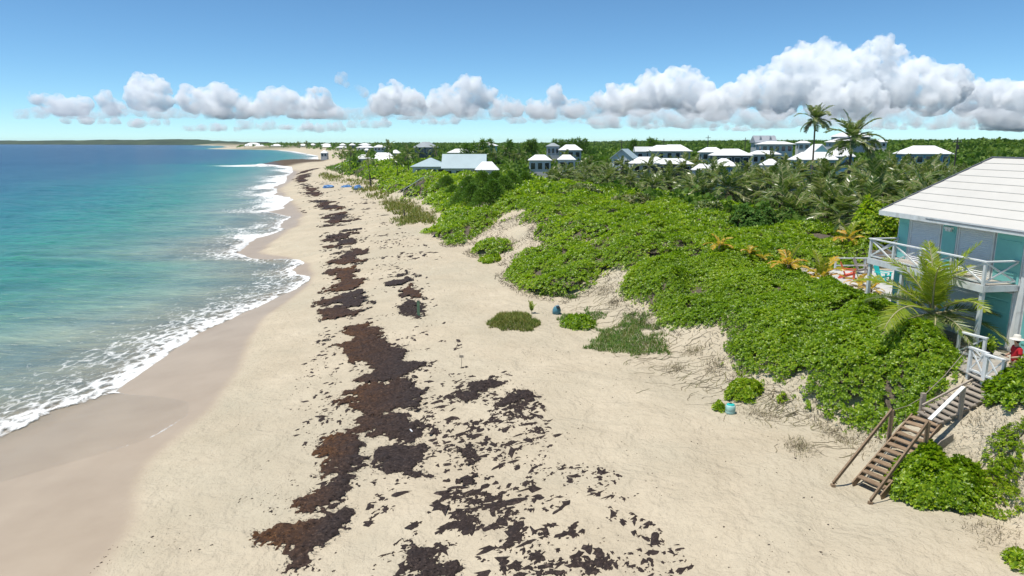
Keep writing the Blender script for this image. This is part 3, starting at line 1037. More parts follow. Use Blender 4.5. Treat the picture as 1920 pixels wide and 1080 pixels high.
for (lab, px, py, rx, ry, h, n, s) in [
        ('leafy green bush spilling onto the sand beside the beach stairs', 1752, 925, 1.25, 1.25, .85, 1500, .15),
        ('low green bush behind the turquoise tub', 1397, 738, .75, .8, .5, 420, .13),
        ('tiny green bush touching the turquoise tub', 1347, 768, .26, .3, .26, 70, .11),
        ('green bush crowding the top of the plank walk', 1912, 745, .9, 1.1, 1.0, 800, .15),
        ('small green bush at the foot of the sandy scar', 1085, 610, .95, 1.2, .5, 330, .17),
        ('pair of green sprigs alone on the bare dune slope', 1466, 752, .18, .18, .2, 24, .11),
        ('green sprig low on the sand where the dune runs out', 1912, 1062, .35, .4, .35, 80, .12),
        ('small bush tuft on the sand past the blue tub', 920, 489, .9, 1.4, .4, 240, .2),
        ('green ground plant trailing down the slope by the stairs bush', 1850, 935, 1.0, .9, .35, 420, .10),
        ('scrubby plant above the stairs bush on the sand slope', 1885, 850, .8, .7, .28, 260, .09)]:
    x, y = P(px, py)
    bush('green_bush', lab, x, y, rx, ry, h, n, s, 'bush', 'single bushes at the foot of the dune')


# grass patches ---------------------------------------------------------------
def blades(X, Y, base, L, lean=0.7, w=0.012):
    n = len(X)
    a = rng.uniform(0, 6.28, n)
    le = rng.uniform(.2, 1, n) * lean
    d = np.stack([np.cos(a) * le, np.sin(a) * le, np.ones(n)], -1)
    d /= np.linalg.norm(d, axis=1, keepdims=True)
    s = np.stack([-np.sin(a), np.cos(a), np.zeros(n)], -1) * w
    b = np.stack([X, Y, base], -1)
    L = L[:, None]
    m = b + d * L * .55
    t = b + d * L + np.stack([np.cos(a), np.sin(a), np.full(n, -.6)], -1) * L * .25 * le[:, None]
    V = np.stack([b - s, b + s, m + s * .8, m - s * .8, t], 1).reshape(-1, 3)
    i = np.arange(n)[:, None] * 5
    return V, [(i + np.array([[0, 1, 2, 3]])), (i + np.array([[3, 2, 4]]))]


def grass_patch(lab, px, n, L, mound, w, mat=None, cl=1.0, thr=0.38):
    wp = W(px)
    x0, x1 = min(a for a, b in wp), max(a for a, b in wp); y0, y1 = min(b for a, b in wp), max(b for a, b in wp)
    X = rng.uniform(x0 - .5, x1 + .5, n * 4); Y = rng.uniform(y0 - .5, y1 + .5, n * 4)
    sdv = sdist(X, Y, wp) + (fbm(X / .8, Y / .8, 501, 3) - .5) * 1.6 * cl
    k = (sdv > 0) & (fbm(X / (1.1 * cl), Y / (1.1 * cl), 502, 3) > thr)
    X, Y, sdv = X[k][:n], Y[k][:n], sdv[k][:n]
    h = np.clip(sdv / 1.2, 0, 1) * mound
    cx, cy = float(X.mean()), float(Y.mean())
    z0 = g1(cx, cy)
    V, F_ = blades(X - cx, Y - cy, ground(X, Y) - z0 + h * rng.random(len(X)) * 1.0 - .02, L * rng.uniform(.5, 1.2, len(X)), 1.1, w)
    o = link('grass_patch', np_mesh('grass_patch', V, F_, mat or GRASSM))
    o.location = (cx, cy, z0)
    return tag(o, lab, 'grass', 'patches of beach grass', 'stuff')


GREEN2 = leaf('grass_green', [(0.3, (0.06, 0.15, 0.02)), (0.5, (0.10, 0.20, 0.03)), (0.75, (0.24, 0.20, 0.06))], 0.25, 0.6, 0.2, 0.9, 0.5, 1.2)
grass_patch('olive mound of beach grass alone on the sand by the blue tub', [(912, 605), (935, 590), (975, 588), (1015, 608), (1000, 620), (930, 622)], 6500, .24, .34, .014, None, 1.0, .12)
grass_patch('large green and rust grass patch at the foot of the slope', [(1100, 655), (1130, 620), (1180, 585), (1220, 590), (1255, 640), (1248, 672), (1180, 668)], 6500, .24, .12, .015, GREEN2)
grass_patch('trailing green vine patch beside the blue tub', [(1050, 605), (1060, 585), (1100, 580), (1130, 590), (1120, 620), (1075, 615)], 2200, .20, .05, .018, GREEN2)
grass_patch('green grass apron below the mid dune shrubs', [(975, 520), (1010, 505), (1060, 520), (1075, 560), (1010, 552)], 3000, .30, .1, .02, GREEN2)
grass_patch('tan beach grass strip under the far dune', [(712, 372), (770, 376), (815, 402), (815, 420), (760, 412), (720, 388)], 3600, .7, .1, .05, None, 2.5)
grass_patch('dry grass tuft line on the beach before the far dune', [(735, 412), (765, 408), (790, 418), (750, 424)], 500, .6, .1, .05, None, 2.0)
grass_patch('sparse grass along the foot of the far dune beyond the posts', [(600, 326), (640, 330), (700, 342), (735, 372), (690, 372), (660, 348), (610, 338)], 5000, 1.0, .3, .09, None, 4, .42)
grass_patch('green grassy bank past the sand path', [(640, 325), (612, 316), (650, 306), (700, 318), (716, 332), (690, 338)], 6000, 1.3, .5, .13, GREEN2, 4, .25)

# dry brush on the eroded slope
BRUSH = leaf('dry_brush', [(0.3, (0.15, 0.125, 0.085)), (0.5, (0.25, 0.205, 0.14)), (0.75, (0.24, 0.23, 0.11))], 0.1, 0.9, 0.1, 1.0, 0.5, 1.0)
TUFTS = [(lab_, px_, n_) for lab_, px_, n_ in [('grey dry brush tuft on the sand seaward of the stair handrail', (1500, 838), 260), ('brown dry weed tuft under the shrub front', (1445, 770), 160), ('withered brush tuft midway up the bare slope', (1475, 745), 170),
                   ('grey twiggy tuft beside the low bush behind the tub', (1420, 775), 200), ('dry brush on the slope beside the plank walk', (1840, 800), 300), ('grey dead shrub on the sand below the plank walk', (1895, 925), 300),
                   ('dead twig tuft on the sand at the dune end', (1865, 1000), 160), ('dry brush under the shrub overhang', (1300, 660), 260), ('brown tuft on the sand slope below the overhang', (1340, 690), 220), ('grey tuft near the top of the handrail', (1570, 815), 260),
                   ('pale dry weeds under the edge of the thicket', (1530, 780), 220), ('thin dry weeds on the open slope', (1390, 700), 200), ('brown runners at the end of the large grass patch', (1265, 690), 220), ('dry fringe on the sandy scar', (1130, 545), 240), ('grey twigs on the sandy scar', (1150, 570), 240), ('brown weed fringe below the scar', (1210, 610), 220), ('dry twigs on the slope beside the stairs', (1620, 830), 200)]]
for lab, px, n in TUFTS:
    cx, cy = P(*px)
    n = int(n * 1.3)
    a_ = rng.uniform(.35, .8)
    X = cx + rng.normal(0, a_ * .6, n); Y = cy + rng.normal(0, a_ * .8, n)
    V, F_ = blades(X - cx, Y - cy, ground(X, Y) - g1(cx, cy) - .02, rng.uniform(.08, .32, n), 1.6, .009)
    o = link('dry_brush', np_mesh('dry_brush', V, F_, BRUSH))
    o.location = (cx, cy, g1(cx, cy))
    tag(o, lab, 'dry brush', 'dry brush on the dune slope', 'stuff')

# vine runners trailing over the bare dune face
rv, rf, ro = [], [], 0
for i in range(520):
    px, py = [(1200 + 420 * rng.random(), 0), (1040 + 160 * rng.random(), 1)][int(rng.random() < .35)]
    y0 = 640 + (px - 1200) * .36 if not py else 520 + (px - 1040) * .5
    a = P(px, y0 + rng.normal(0, 38))
    if samp(MB3, a[0], a[1]) > .35: continue
    th = rng.uniform(2.4, 4.0); p_ = np.array(a)
    pl = [p_.copy()]
    for k in range(7):
        th += rng.normal(0, .35)
        p_ = p_ + np.array([math.cos(th), math.sin(th)]) * rng.uniform(.08, .2)
        pl.append(p_.copy())
    pl = np.array(pl); zz = ground(pl[:, 0], pl[:, 1]) + .012
    t_ = np.gradient(pl, axis=0); n_ = np.stack([-t_[:, 1], t_[:, 0]], -1); n_ /= np.linalg.norm(n_, axis=1, keepdims=True)
    wd_ = rng.uniform(.008, .022)
    L_ = np.concatenate([pl - n_ * wd_, zz[:, None]], 1); R_ = np.concatenate([pl + n_ * wd_, zz[:, None] + .01], 1)
    rv.append(np.concatenate([L_, R_])); m_ = len(pl)
    rf.append(np.array([(k, k + 1, m_ + k + 1, m_ + k) for k in range(m_ - 1)]) + ro); ro += 2 * m_
tag(link('vine_runners', np_mesh('vine_runners', np.concatenate(rv), np.concatenate(rf), BRUSH)), 'dry vine runners trailing over the bare dune face', 'vines', kind='stuff')

# ------------------------------------------------------------------ palms
FROND = leaf('palm_leaflet', [(0.2, (0.055, 0.105, 0.018)), (0.42, (0.115, 0.18, 0.03)), (0.6, (0.20, 0.25, 0.06)), (0.78, (0.36, 0.34, 0.19))], 0.33, 0.30, 0.6, 0.12, 0.75)
FRONDY = leaf('palm_leaflet_bright', [(0.2, (0.14, 0.22, 0.014)), (0.5, (0.27, 0.34, 0.025)), (0.8, (0.42, 0.41, 0.05))], 0.4, 0.38, 0.45, 0.9, 0.5)
FRONDO = leaf('palm_leaflet_orange', [(0.2, (0.36, 0.33, 0.03)), (0.5, (0.58, 0.40, 0.04)), (0.8, (0.62, 0.28, 0.06))], 0.35, 0.4, 0.4, 2.0, 0.6)
FRONDB = leaf('palm_leaflet_dry', [(0.2, (0.12, 0.095, 0.06)), (0.5, (0.24, 0.20, 0.135)), (0.8, (0.36, 0.31, 0.22))], 0.2, 0.7, 0.2, 0.9, 0.6)
RACHIS = paint('palm_rachis', (0.40, 0.36, 0.20), 0.55, 0.25, 4)
TRUNK = paint('palm_trunk', (0.17, 0.14, 0.105), 0.9, 0.35, 5, dirt=(0.07, 0.055, 0.04), bump=0.6)


def frond_mesh(name, L, e0, bend, mat, nl=30, leaf_l=0.75, seed=0, wind=0.0, ragged=0.15, w=0.05):
    r = np.random.default_rng(seed)
    ts = np.linspace(0, 1, 14)
    pts = [np.zeros(3)]
    ang = e0
    side = 0.0
    for i in range(13):
        ang -= bend * (0.35 + 1.3 * ts[i]) / 13
        side += wind / 13
        d = np.array([math.cos(ang) * math.cos(side), math.cos(ang) * math.sin(side), math.sin(ang)])
        pts.append(pts[-1] + d * L / 13)
    pts = np.array(pts)
    V, Fq, Ft, mi = [], [], [], []
    # rachis: three sided
    for i, p_ in enumerate(pts):
        rr = 0.05 * L / 3 * (1 - .85 * ts[i]) + .004
        for a in (0.5, 2.6, 4.7):
            V.append(p_ + np.array([0, math.cos(a) * rr, math.sin(a) * rr]))
    for i in range(13):
        for k in range(3):
            Fq.append((i * 3 + k, i * 3 + (k + 1) % 3, i * 3 + 3 + (k + 1) % 3, i * 3 + 3 + k))
    nq = len(Fq)
    for s in (-1, 1):
        for j in range(nl):
            t = 0.14 + 0.86 * (j + r.uniform(-.2, .2)) / nl
            t = min(max(t, .12), .995)
            if r.random() < ragged * .5: continue
            i = min(int(t * 13), 12); f = t * 13 - i
            p0 = pts[i] * (1 - f) + pts[i + 1] * f
            tan = pts[i + 1] - pts[i]; tan /= np.linalg.norm(tan)
            lat = np.cross(tan, [0, 0, 1.0]); ln = np.linalg.norm(lat)
            lat = lat / ln if ln > 1e-3 else np.array([0, 1.0, 0])
            up = np.cross(lat, tan)
            ll = leaf_l * (0.35 + 0.65 * math.sin(math.pi * min(t * .92 + .12, 1.0)) ** .7) * r.uniform(.8, 1.12) * (L / 3)
            d = lat * s * 0.75 + tan * (0.50 + .35 * t) + up * r.uniform(.05, .35)
            d /= np.linalg.norm(d)
            g = np.array([0, 0, -1.0])
            dr = r.uniform(.35, .9)
            a = p0 + d * ll * .5 + g * ll * .06
            b = p0 + d * ll * .96 + g * ll * .26 * dr + np.array([0, wind * .25 * ll, 0])
            ww = w * (L / 3)
            wv = tan * ww * .5 + up * r.uniform(-.3, .3) * ww
            n0 = len(V)
            V += [p0 - wv * .5, p0 + wv * .5, a + wv, a - wv, b]
            Fq.append((n0, n0 + 1, n0 + 2, n0 + 3)); Ft.append((n0 + 3, n0 + 2, n0 + 4))
    mi = [1] * nq + [0] * (len(Fq) - nq) + [0] * len(Ft)
    return np_mesh(name, np.array(V), [np.array(Fq), np.array(Ft)], [mat, RACHIS], mi)


FR = {}
for k, (e0, bend, L, mat) in enumerate([(1.30, 0.5, 2.7, FROND), (1.05, 1.0, 2.9, FROND), (0.75, 1.35, 3.0, FROND), (0.45, 1.5, 3.0, FROND), (0.15, 1.35, 2.9, FROND), (-0.25, 1.1, 2.6, FROND), (-0.6, .8, 2.3, FRONDB)]):
    FR[k] = [frond_mesh('frond', L, e0, bend, mat, 34, .90, 10 * k + s, wind=(.5 if s else -.4), ragged=.2 if k > 3 else .08, w=.115) for s in (0, 1)]


def crown_level(i, n):
    return min(6, int(7 * (i / n) ** 1.0))


def trunk_mesh(h, lean, r0=0.14, r1=0.085):
    mb = MB()
    n = max(5, int(h * 2))
    pts, rad = [], []
    for i in range(n + 1):
        t = i / n
        pts.append((lean[0] * h * t * t, lean[1] * h * t * t, h * t - .15 * (1 - t)))
        rad.append((r0 + (r1 - r0) * min(1, t * 1.4)) * (1.5 - .5 * min(1, t * 6)) * (1.0 + .06 * (i % 2)))
    mb.tube(pts, rad, 8)
    return mb.mesh('trunk', TRUNK, True), Vector(pts[-1])


TRK = [trunk_mesh(h, l) for h, l in ((1.1, (.1, .02)), (1.9, (.14, -.05)), (2.7, (.05, .1)), (3.6, (.16, .04)))]


def palm(name, label, x, y, ti, scale, nf, group=None, z=None, trunk=None, lv0=0, seed=0, fr=None, maxlv=6, windx=0.0):
    r = random.Random(seed)
    t = empty(name, (x, y, (g1(x, y) if z is None else z)), 0 if windx else r.uniform(0, 6.28))
    me, top = trunk or TRK[ti]
    o = link('trunk', me, t)
    o.scale = (scale,) * 3
    for i in range(nf):
        lv = min(maxlv, max(lv0, crown_level(i + r.random(), nf)))
        if lv >= 6 and r.random() < .45: lv = 5
        f = link('frond', (fr or FR)[lv][r.randrange(2)], t)
        f.location = Vector(top) * scale + Vector((0, 0, .02))
        az = i * 2.399 + r.uniform(-.3, .3)
        if windx:                                   # blown to one side
            az = az - windx * math.sin(az) * .55
        f.rotation_euler = (r.uniform(-.12, .12), r.uniform(-.12, .12), az)
        s = scale * r.uniform(.85, 1.12)
        f.scale = (s, s, s)
    return tag(t, label, 'palm', group)


# grove: spaced points behind the shrub belt
GROVE = [(23, 48.5), (26, 55), (27, 72), (20, 92), (8, 116), (2, 132), (14, 165), (60, 175), (92, 150), (78, 108), (60, 74), (47, 55), (40, 47), (30, 46.5)]
pts, tries = [], 0
rp = random.Random(5)
while len(pts) < 165 and tries < 20000:
    tries += 1
    x, y = rp.uniform(2, 95), rp.uniform(48, 175)
    if not inside(np.array([x]), np.array([y]), GROVE)[0]: continue
    if abs(x / y * F + 960) > 1990: continue
    dmin = 2.1 + (y - 50) * .02
    if any((x - a) ** 2 + (y - b) ** 2 < dmin * dmin for a, b in pts): continue
    pts.append((x, y))
pts.sort(key=lambda p_: p_[1])
for i, (x, y) in enumerate(pts):
    edge = float(sdist(np.array([x]), np.array([y]), GROVE)[0])
    px_ = 960 + F * x / y
    lb = ('coconut palm on the outer edge of the grove, bordering the green shrubs' if edge < 4 and y > 56 and x < 32 else
          'coconut palm in the part of the grove beside the near beach house' if y < 66 else
          'coconut palm in the middle of the crowded grove' if y < 105 else
          'coconut palm at the back of the grove, close to the white roofed houses')
    palm('coconut_palm', lb, x, y, rp.choice([0, 0, 0, 1, 1] if edge < 6 else [0, 0, 1, 1, 2]), rp.uniform(1.0, 1.4) * (1.0 if y < 95 else .78), rp.randint(14, 18), 'coconut palms of the grove', seed=i)

# scattered low palms on the far side of the grove, between the houses
FARP = [(1010, 300), (1035, 310), (1062, 318), (985, 318), (962, 300), (1090, 325), (1225, 305), (1285, 315), (870, 283), (950, 285), (975, 290), (745, 300), (692, 296), (640, 285), (655, 283), (765, 290), (785, 287), (1060, 296), (1105, 312), (1445, 300), (1640, 330), (1700, 330), (1725, 340), (1660, 318), (1745, 325), (560, 276), (575, 275), (900, 290), (730, 275), (930, 295), (815, 283), (1135, 330), (1170, 335)]
for i, (px, py) in enumerate(FARP):
    Z = 150 if px > 1100 else 175
    if py < 290: Z = 230
    if px < 600: Z = 1200
    if px > 1600: Z = 95
    c = at(px, py, Z)
    gz = g1(c.x, c.y)
    hh = max(1.2, c.z - gz)
    palm('coconut_palm', 'coconut palm standing among the houses beyond the grove', c.x, c.y, 1, 1.0 if Z < 300 else 2.6, 11, 'palms among the houses', seed=900 + i, trunk=trunk_mesh(min(hh, 7), (.05, .05)))

# tall palms that stand clear of the grove
base = at(1523, 318, 118)
gz = g1(base.x, base.y)
tm = trunk_mesh(at(1510, 246, 118).z - gz, (-.02, 0), .17, .11)
palm('tall_coconut_palm', 'tallest coconut palm, dark wind-blown crown against the cloud', base.x, base.y, 0, 1.2, 24, None, gz, (tm[0], tm[1]), seed=3, windx=.5)
base = at(1590, 330, 84)
gz = g1(base.x, base.y)
tm = trunk_mesh(at(1590, 292, 84).z - gz, (.02, 0), .17, .12)
palm('tall_coconut_palm', 'bushy coconut palm with yellow green fronds swept to one side', base.x, base.y, 0, 1.3, 24, None, gz, (tm[0], tm[1]), seed=14, windx=.6)
for s_ in (0, 1):
    pass
# palm in front of the near house
FRN = {}
for k, (e0, bend, L, mat) in enumerate([(1.38, 0.55, 2.5, FRONDY), (1.15, .95, 2.6, FRONDY), (.85, 1.25, 2.7, FRONDY), (.55, 1.35, 2.7, FRONDY), (.35, 1.15, 2.6, FROND), (.1, 1.0, 2.5, FROND), (-.35, .8, 2.0, FRONDB)]):
    FRN[k] = [frond_mesh('frond', L, e0, bend, mat, 64, .78, 300 + 10 * k + s, wind=(.35 if s else -.3), ragged=.06, w=.05) for s in (0, 1)]
xb, yb = 17.5, 28.6
palm('coconut_palm', 'young coconut palm with yellow green fronds before the teal shutters', xb, yb, 0, 1.22, 18, None, g1(xb, yb), trunk_mesh(1.0, (.05, -.05), .16, .12), seed=21, fr=FRN)
# little orange palms sprouting from the shrubs
FRO = {}
for k, (e0, bend, L, mat) in enumerate([(1.35, 0.5, 1.0, FRONDY), (1.1, .9, 1.05, FRONDO), (.8, 1.1, 1.1, FRONDO), (.6, 1.2, 1.0, FRONDO), (.4, 1.2, .9, FRONDO), (.3, 1, .9, FRONDO), (.2, 1, .8, FRONDB)]):
    FRO[k] = [frond_mesh('frond', L, e0, bend, mat, 16, .95, 500 + 10 * k + s, ragged=.03, w=.22) for s in (0, 1)]
for i, (lab, px, py, sc, nf) in enumerate([
        ('orange leaved young palm sprouting before the coral chair', 1540, 527, 1.25, 8), ('yellow and orange young palm beside the one before the coral chair', 1477, 515, 1.2, 7),
        ('small yellow palm tuft in the shrubs, outermost of the row', 1347, 490, .9, 6), ('small orange palm tuft between yellow ones', 1404, 497, .6, 6), ('small yellow palm tuft next to the orange tuft', 1428, 497, .6, 6),
        ('orange palm tuft hiding the patio edge', 1612, 525, .8, 7), ('dry orange palm tuft at the dark edge of the grove', 1590, 470, 1.1, 8), ('dry yellow palm by the deck corner post', 1635, 535, .7, 6)]):
    x, y = P(px, py, .5)
    palm('young_palm', lab, x, y, 0, sc * 1.25, nf + 2, 'young palms sprouting from the shrubs', z=g1(x, y) + max(0, float(samp(HV, x, y)) - .05), trunk=trunk_mesh(.25, (0, 0), .07, .05), seed=60 + i, fr=FRO, maxlv=4)
# the two frond sprout on the beach
x, y = P(997, 588)
palm('palm_sprout', 'palm sprout with a few upright blades standing alone in the sand', x, y, 0, .75, 4, None, None, trunk_mesh(.12, (0, 0), .04, .03), seed=80, fr=FRO, maxlv=0)

# ------------------------------------------------------------------ leafy trees, casuarinas and scrub
CAS = leaf('casuarina_needles', [(0.25, (0.06, 0.13, 0.015)), (0.5, (0.11, 0.21, 0.025)), (0.75, (0.17, 0.27, 0.04))], 0.3, 0.6, 0.2, 0.3, 0.5)
SCRUB = leaf('scrub_leaf', [(0.25, (0.045, 0.10, 0.010)), (0.5, (0.095, 0.185, 0.018)), (0.75, (0.17, 0.25, 0.04))], 0.3, 0.6, 0.25, 0.03, 0.6)
BARK = paint('bark', (0.14, 0.11, 0.08), 0.9, 0.4, 4)


def feathery(label, x, y, h, rad, n, group, needle=.35, name='casuarina_tree', droop=.5, w=.02):
    t = empty(name, (x, y, g1(x, y)))
    mb = MB()
    mb.tube([(0, 0, -.1), (.03 * h, 0, h * .5), (0, .02 * h, h * .96)], [.03 * h, .02 * h, .006 * h], 6)
    Vs, Fs, o_ = [], [], 0
    zt = rng.random(n) ** .8
    th = rng.uniform(0, 6.28, n)
    rr = rad * (1 - zt) ** .7 * np.sqrt(rng.random(n)) * (.7 + .6 * fbm(th * 1.2, zt * 5, int(abs(x * 7)) % 97, 2)) + .05
    for i in range(10):
        a, z = rng.uniform(0, 6.28), rng.uniform(.15, .75)
        r1 = rad * (1 - z) ** .7
        mb.tube([(0, 0, z * h), (math.cos(a) * r1 * .8, math.sin(a) * r1 * .8, z * h + .18 * h)], [.012 * h, .003 * h], 4)
    mb.build('trunk', BARK, t)
    X, Y, Z = rr * np.cos(th), rr * np.sin(th), zt * h * .93 + .05 * h
    d = np.stack([np.cos(th) * .8, np.sin(th) * .8, rng.uniform(-.1, 1.2, n)], -1) + rng.normal(0, .35, (n, 3))
    d /= np.linalg.norm(d, axis=1, keepdims=True)
    s = np.cross(d, rng.normal(0, 1, (n, 3))); s /= np.linalg.norm(s, axis=1, keepdims=True)
    b = np.stack([X, Y, Z], -1)
    L = needle * rng.uniform(.6, 1.3, (n, 1))
    m = b + d * L * .6
    tip = b + d * L + np.array([0, 0, -1.0]) * L * .35 * droop
    V = np.stack([b - s * w * .4, b + s * w * .4, m + s * w, m - s * w, tip], 1).reshape(-1, 3)
    i = np.arange(n)[:, None] * 5
    link('crown', np_mesh('crown', V, [i + np.array([[0, 1, 2, 3]]), i + np.array([[3, 2, 4]])], CAS), t)
    return tag(t, label, 'tree', group)


for (px, py, h, r) in [(862, 392, 2.2, 1.9), (885, 385, 2.8, 2.1), (905, 392, 2.4, 2.0), (925, 385, 3.1, 2.2), (945, 375, 3.0, 2.2), (880, 365, 2.8, 2.3), (905, 362, 3.2, 2.4), (850, 372, 2.0, 2.0), (960, 362, 3.0, 2.3), (930, 362, 3.2, 2.4), (985, 355, 2.6, 2.0), (838, 355, 2.2, 2.2)]:
    x, y = P(px, py)
    feathery('feathery green casuarina shrub on the dune below the grey roofed house', x, y, h, r, 2600, 'casuarina shrubs on the dune', needle=.5, w=.035)
for (px, py0, py1, Z) in [(905, 263, 285, 210), (918, 262, 285, 215), (955, 264, 284, 230), (985, 266, 282, 250), (993, 264, 282, 250), (1002, 262, 282, 250), (1040, 262, 278, 270), (1052, 262, 278, 270), (1064, 263, 278, 270), (1075, 261, 278, 270), (1085, 260, 278, 270), (1097, 261, 278, 270), (1188, 262, 278, 240), (1219, 260, 278, 240), (1228, 262, 278, 240), (890, 268, 282, 210), (873, 270, 284, 210)]:
    a, b = at(px, py0, Z), at(px, py1, Z)
    gz = g1(a.x, a.y)
    feathery('thin spiky casuarina tree rising over the rooftops', a.x, a.y, a.z - gz, 1.5 + 2.2 * rng.random(), 500, 'casuarinas on the skyline', needle=1.3, w=.10)


def clumps(C, size, nl, mat, name, flat=.8):
    n = len(C)
    N = rng.normal(0, 1, (n, 3)); N[:, 2] = np.abs(N[:, 2]) + .6
    V, T = rosettes(C, N, size, nl, (0.0, 1.2), wide=.75)
    return V, T


# scrub woodland that covers the land behind: leaf clumps in rounded crowns
HOUSE_KEEP = []                                     # filled below with house footprints before planting


def scrub():
    n = 78000
    dist = 60 * (1900 / 60) ** rng.random(n)
    u = rng.uniform(-.52, 1.15, n)
    X = u * dist; Y = dist
    xd = np.interp(Y, DFY, DFX)
    k = (X - xd > np.where(Y < 200, 26, np.where(Y > 550, 2, 8))) & ~inside(X, Y, GROVE) & ~((X < 36) & (Y < 50)) & (Y > 40)
    k |= inside(X, Y, GROVE) & (rng.random(n) < .6)
    for (hx, hy, hr, fy) in HOUSE_KEEP:
        k &= ~((np.hypot(X - hx, Y - hy) < hr) | ((np.abs(X - hx * Y / hy) < hr * .6) & (Y < hy) & (Y > hy - fy * .55)))
    X, Y = X[k], Y[k]
    dist = np.hypot(X, Y)
    low = inside(X, Y, GROVE)
    crown = 0.3 + 3.0 * fbm(X / (3.5 + dist * .012), Y / (3.5 + dist * .012), 601, 3) ** 1.5
    h = np.where(low, .6 * rng.random(len(X)) + .1, crown * (1 - .55 * rng.random(len(X)) ** 2) * np.clip(dist / 110, .6, 1.0))
    h = h + np.where((rng.random(len(X)) < .03) & ~low, 1.2, 0)
    C = np.stack([X, Y, ground(X, Y) + h * np.interp(dist, [0, 220, 500], [1, 1, .55])], -1)
    size = np.where(low, .40, .22 + np.minimum(dist, 260) * .0050 + np.maximum(dist - 260, 0) * .0012) * rng.uniform(.7, 1.3, len(X))
    V, T = clumps(C, size, 5, SCRUB, 'scrub')
    print('scrub', len(X))
    tag(link('scrub_woodland', np_mesh('scrub_woodland', V, T, SCRUB)), 'low green coastal scrub covering the land behind the beach', 'scrub', kind='stuff')


# ------------------------------------------------------------------ distant houses
WHITE_ROOF = paint('white_roof', (0.80, 0.79, 0.77), 0.5, 0.05, .4)
GREY_ROOF = paint('grey_roof', (0.30, 0.33, 0.34), 0.5, 0.15, .5)
BLUE_ROOF = paint('pale_blue_roof', (0.36, 0.45, 0.47), 0.45, 0.08, .5)
WALLS = {'white': paint('white_wall', (0.66, 0.65, 0.63), 0.7, 0.06, .8), 'grey': paint('grey_wall', (0.44, 0.47, 0.48), 0.7, 0.06, .8), 'slate': paint('slate_wall', (0.11, 0.13, 0.15), 0.7, 0.1, .8), 'aqua': paint('aqua_wall', (0.28, 0.52, 0.52), 0.7, 0.06, .8),
         'blue': paint('blue_wall', (0.14, 0.33, 0.47), 0.7, 0.06, .8), 'pale': paint('pale_blue_wall', (0.52, 0.57, 0.58), 0.7, 0.06, .8), 'cream': paint('cream_wall', (0.62, 0.58, 0.48), 0.7, 0.06, .8), 'teal': paint('far_teal_wall', (0.08, 0.28, 0.30), .7, .06, .8)}
TRIM = paint('white_trim', (0.72, 0.72, 0.71), 0.55, 0.05, 1)
q = NT('window_glass')
GLASS = q.done(q.bsdf((0.02, 0.03, 0.04), 0.08, 0.7))


def hip_roof(w, d, z0, z1, ov, ridge=None, thick=.12, gable=False):
    W2, D2 = w / 2 + ov, d / 2 + ov
    rl = (max(w - d, 0.2) / 2 if ridge is None else ridge / 2)
    if gable: rl = W2
    mb = MB()
    v = [(-W2, -D2, z0), (W2, -D2, z0), (W2, D2, z0), (-W2, D2, z0), (-rl, 0, z1), (rl, 0, z1)]
    lo = [(x, y, z - thick) for x, y, z in v[:4]]
    mb.add(v + lo, [(0, 1, 5, 4), (2, 3, 4, 5), (1, 2, 5), (3, 0, 4), (6, 7, 1, 0), (7, 8, 2, 1), (8, 9, 3, 2), (9, 6, 0, 3), (9, 8, 7, 6)])
    return mb


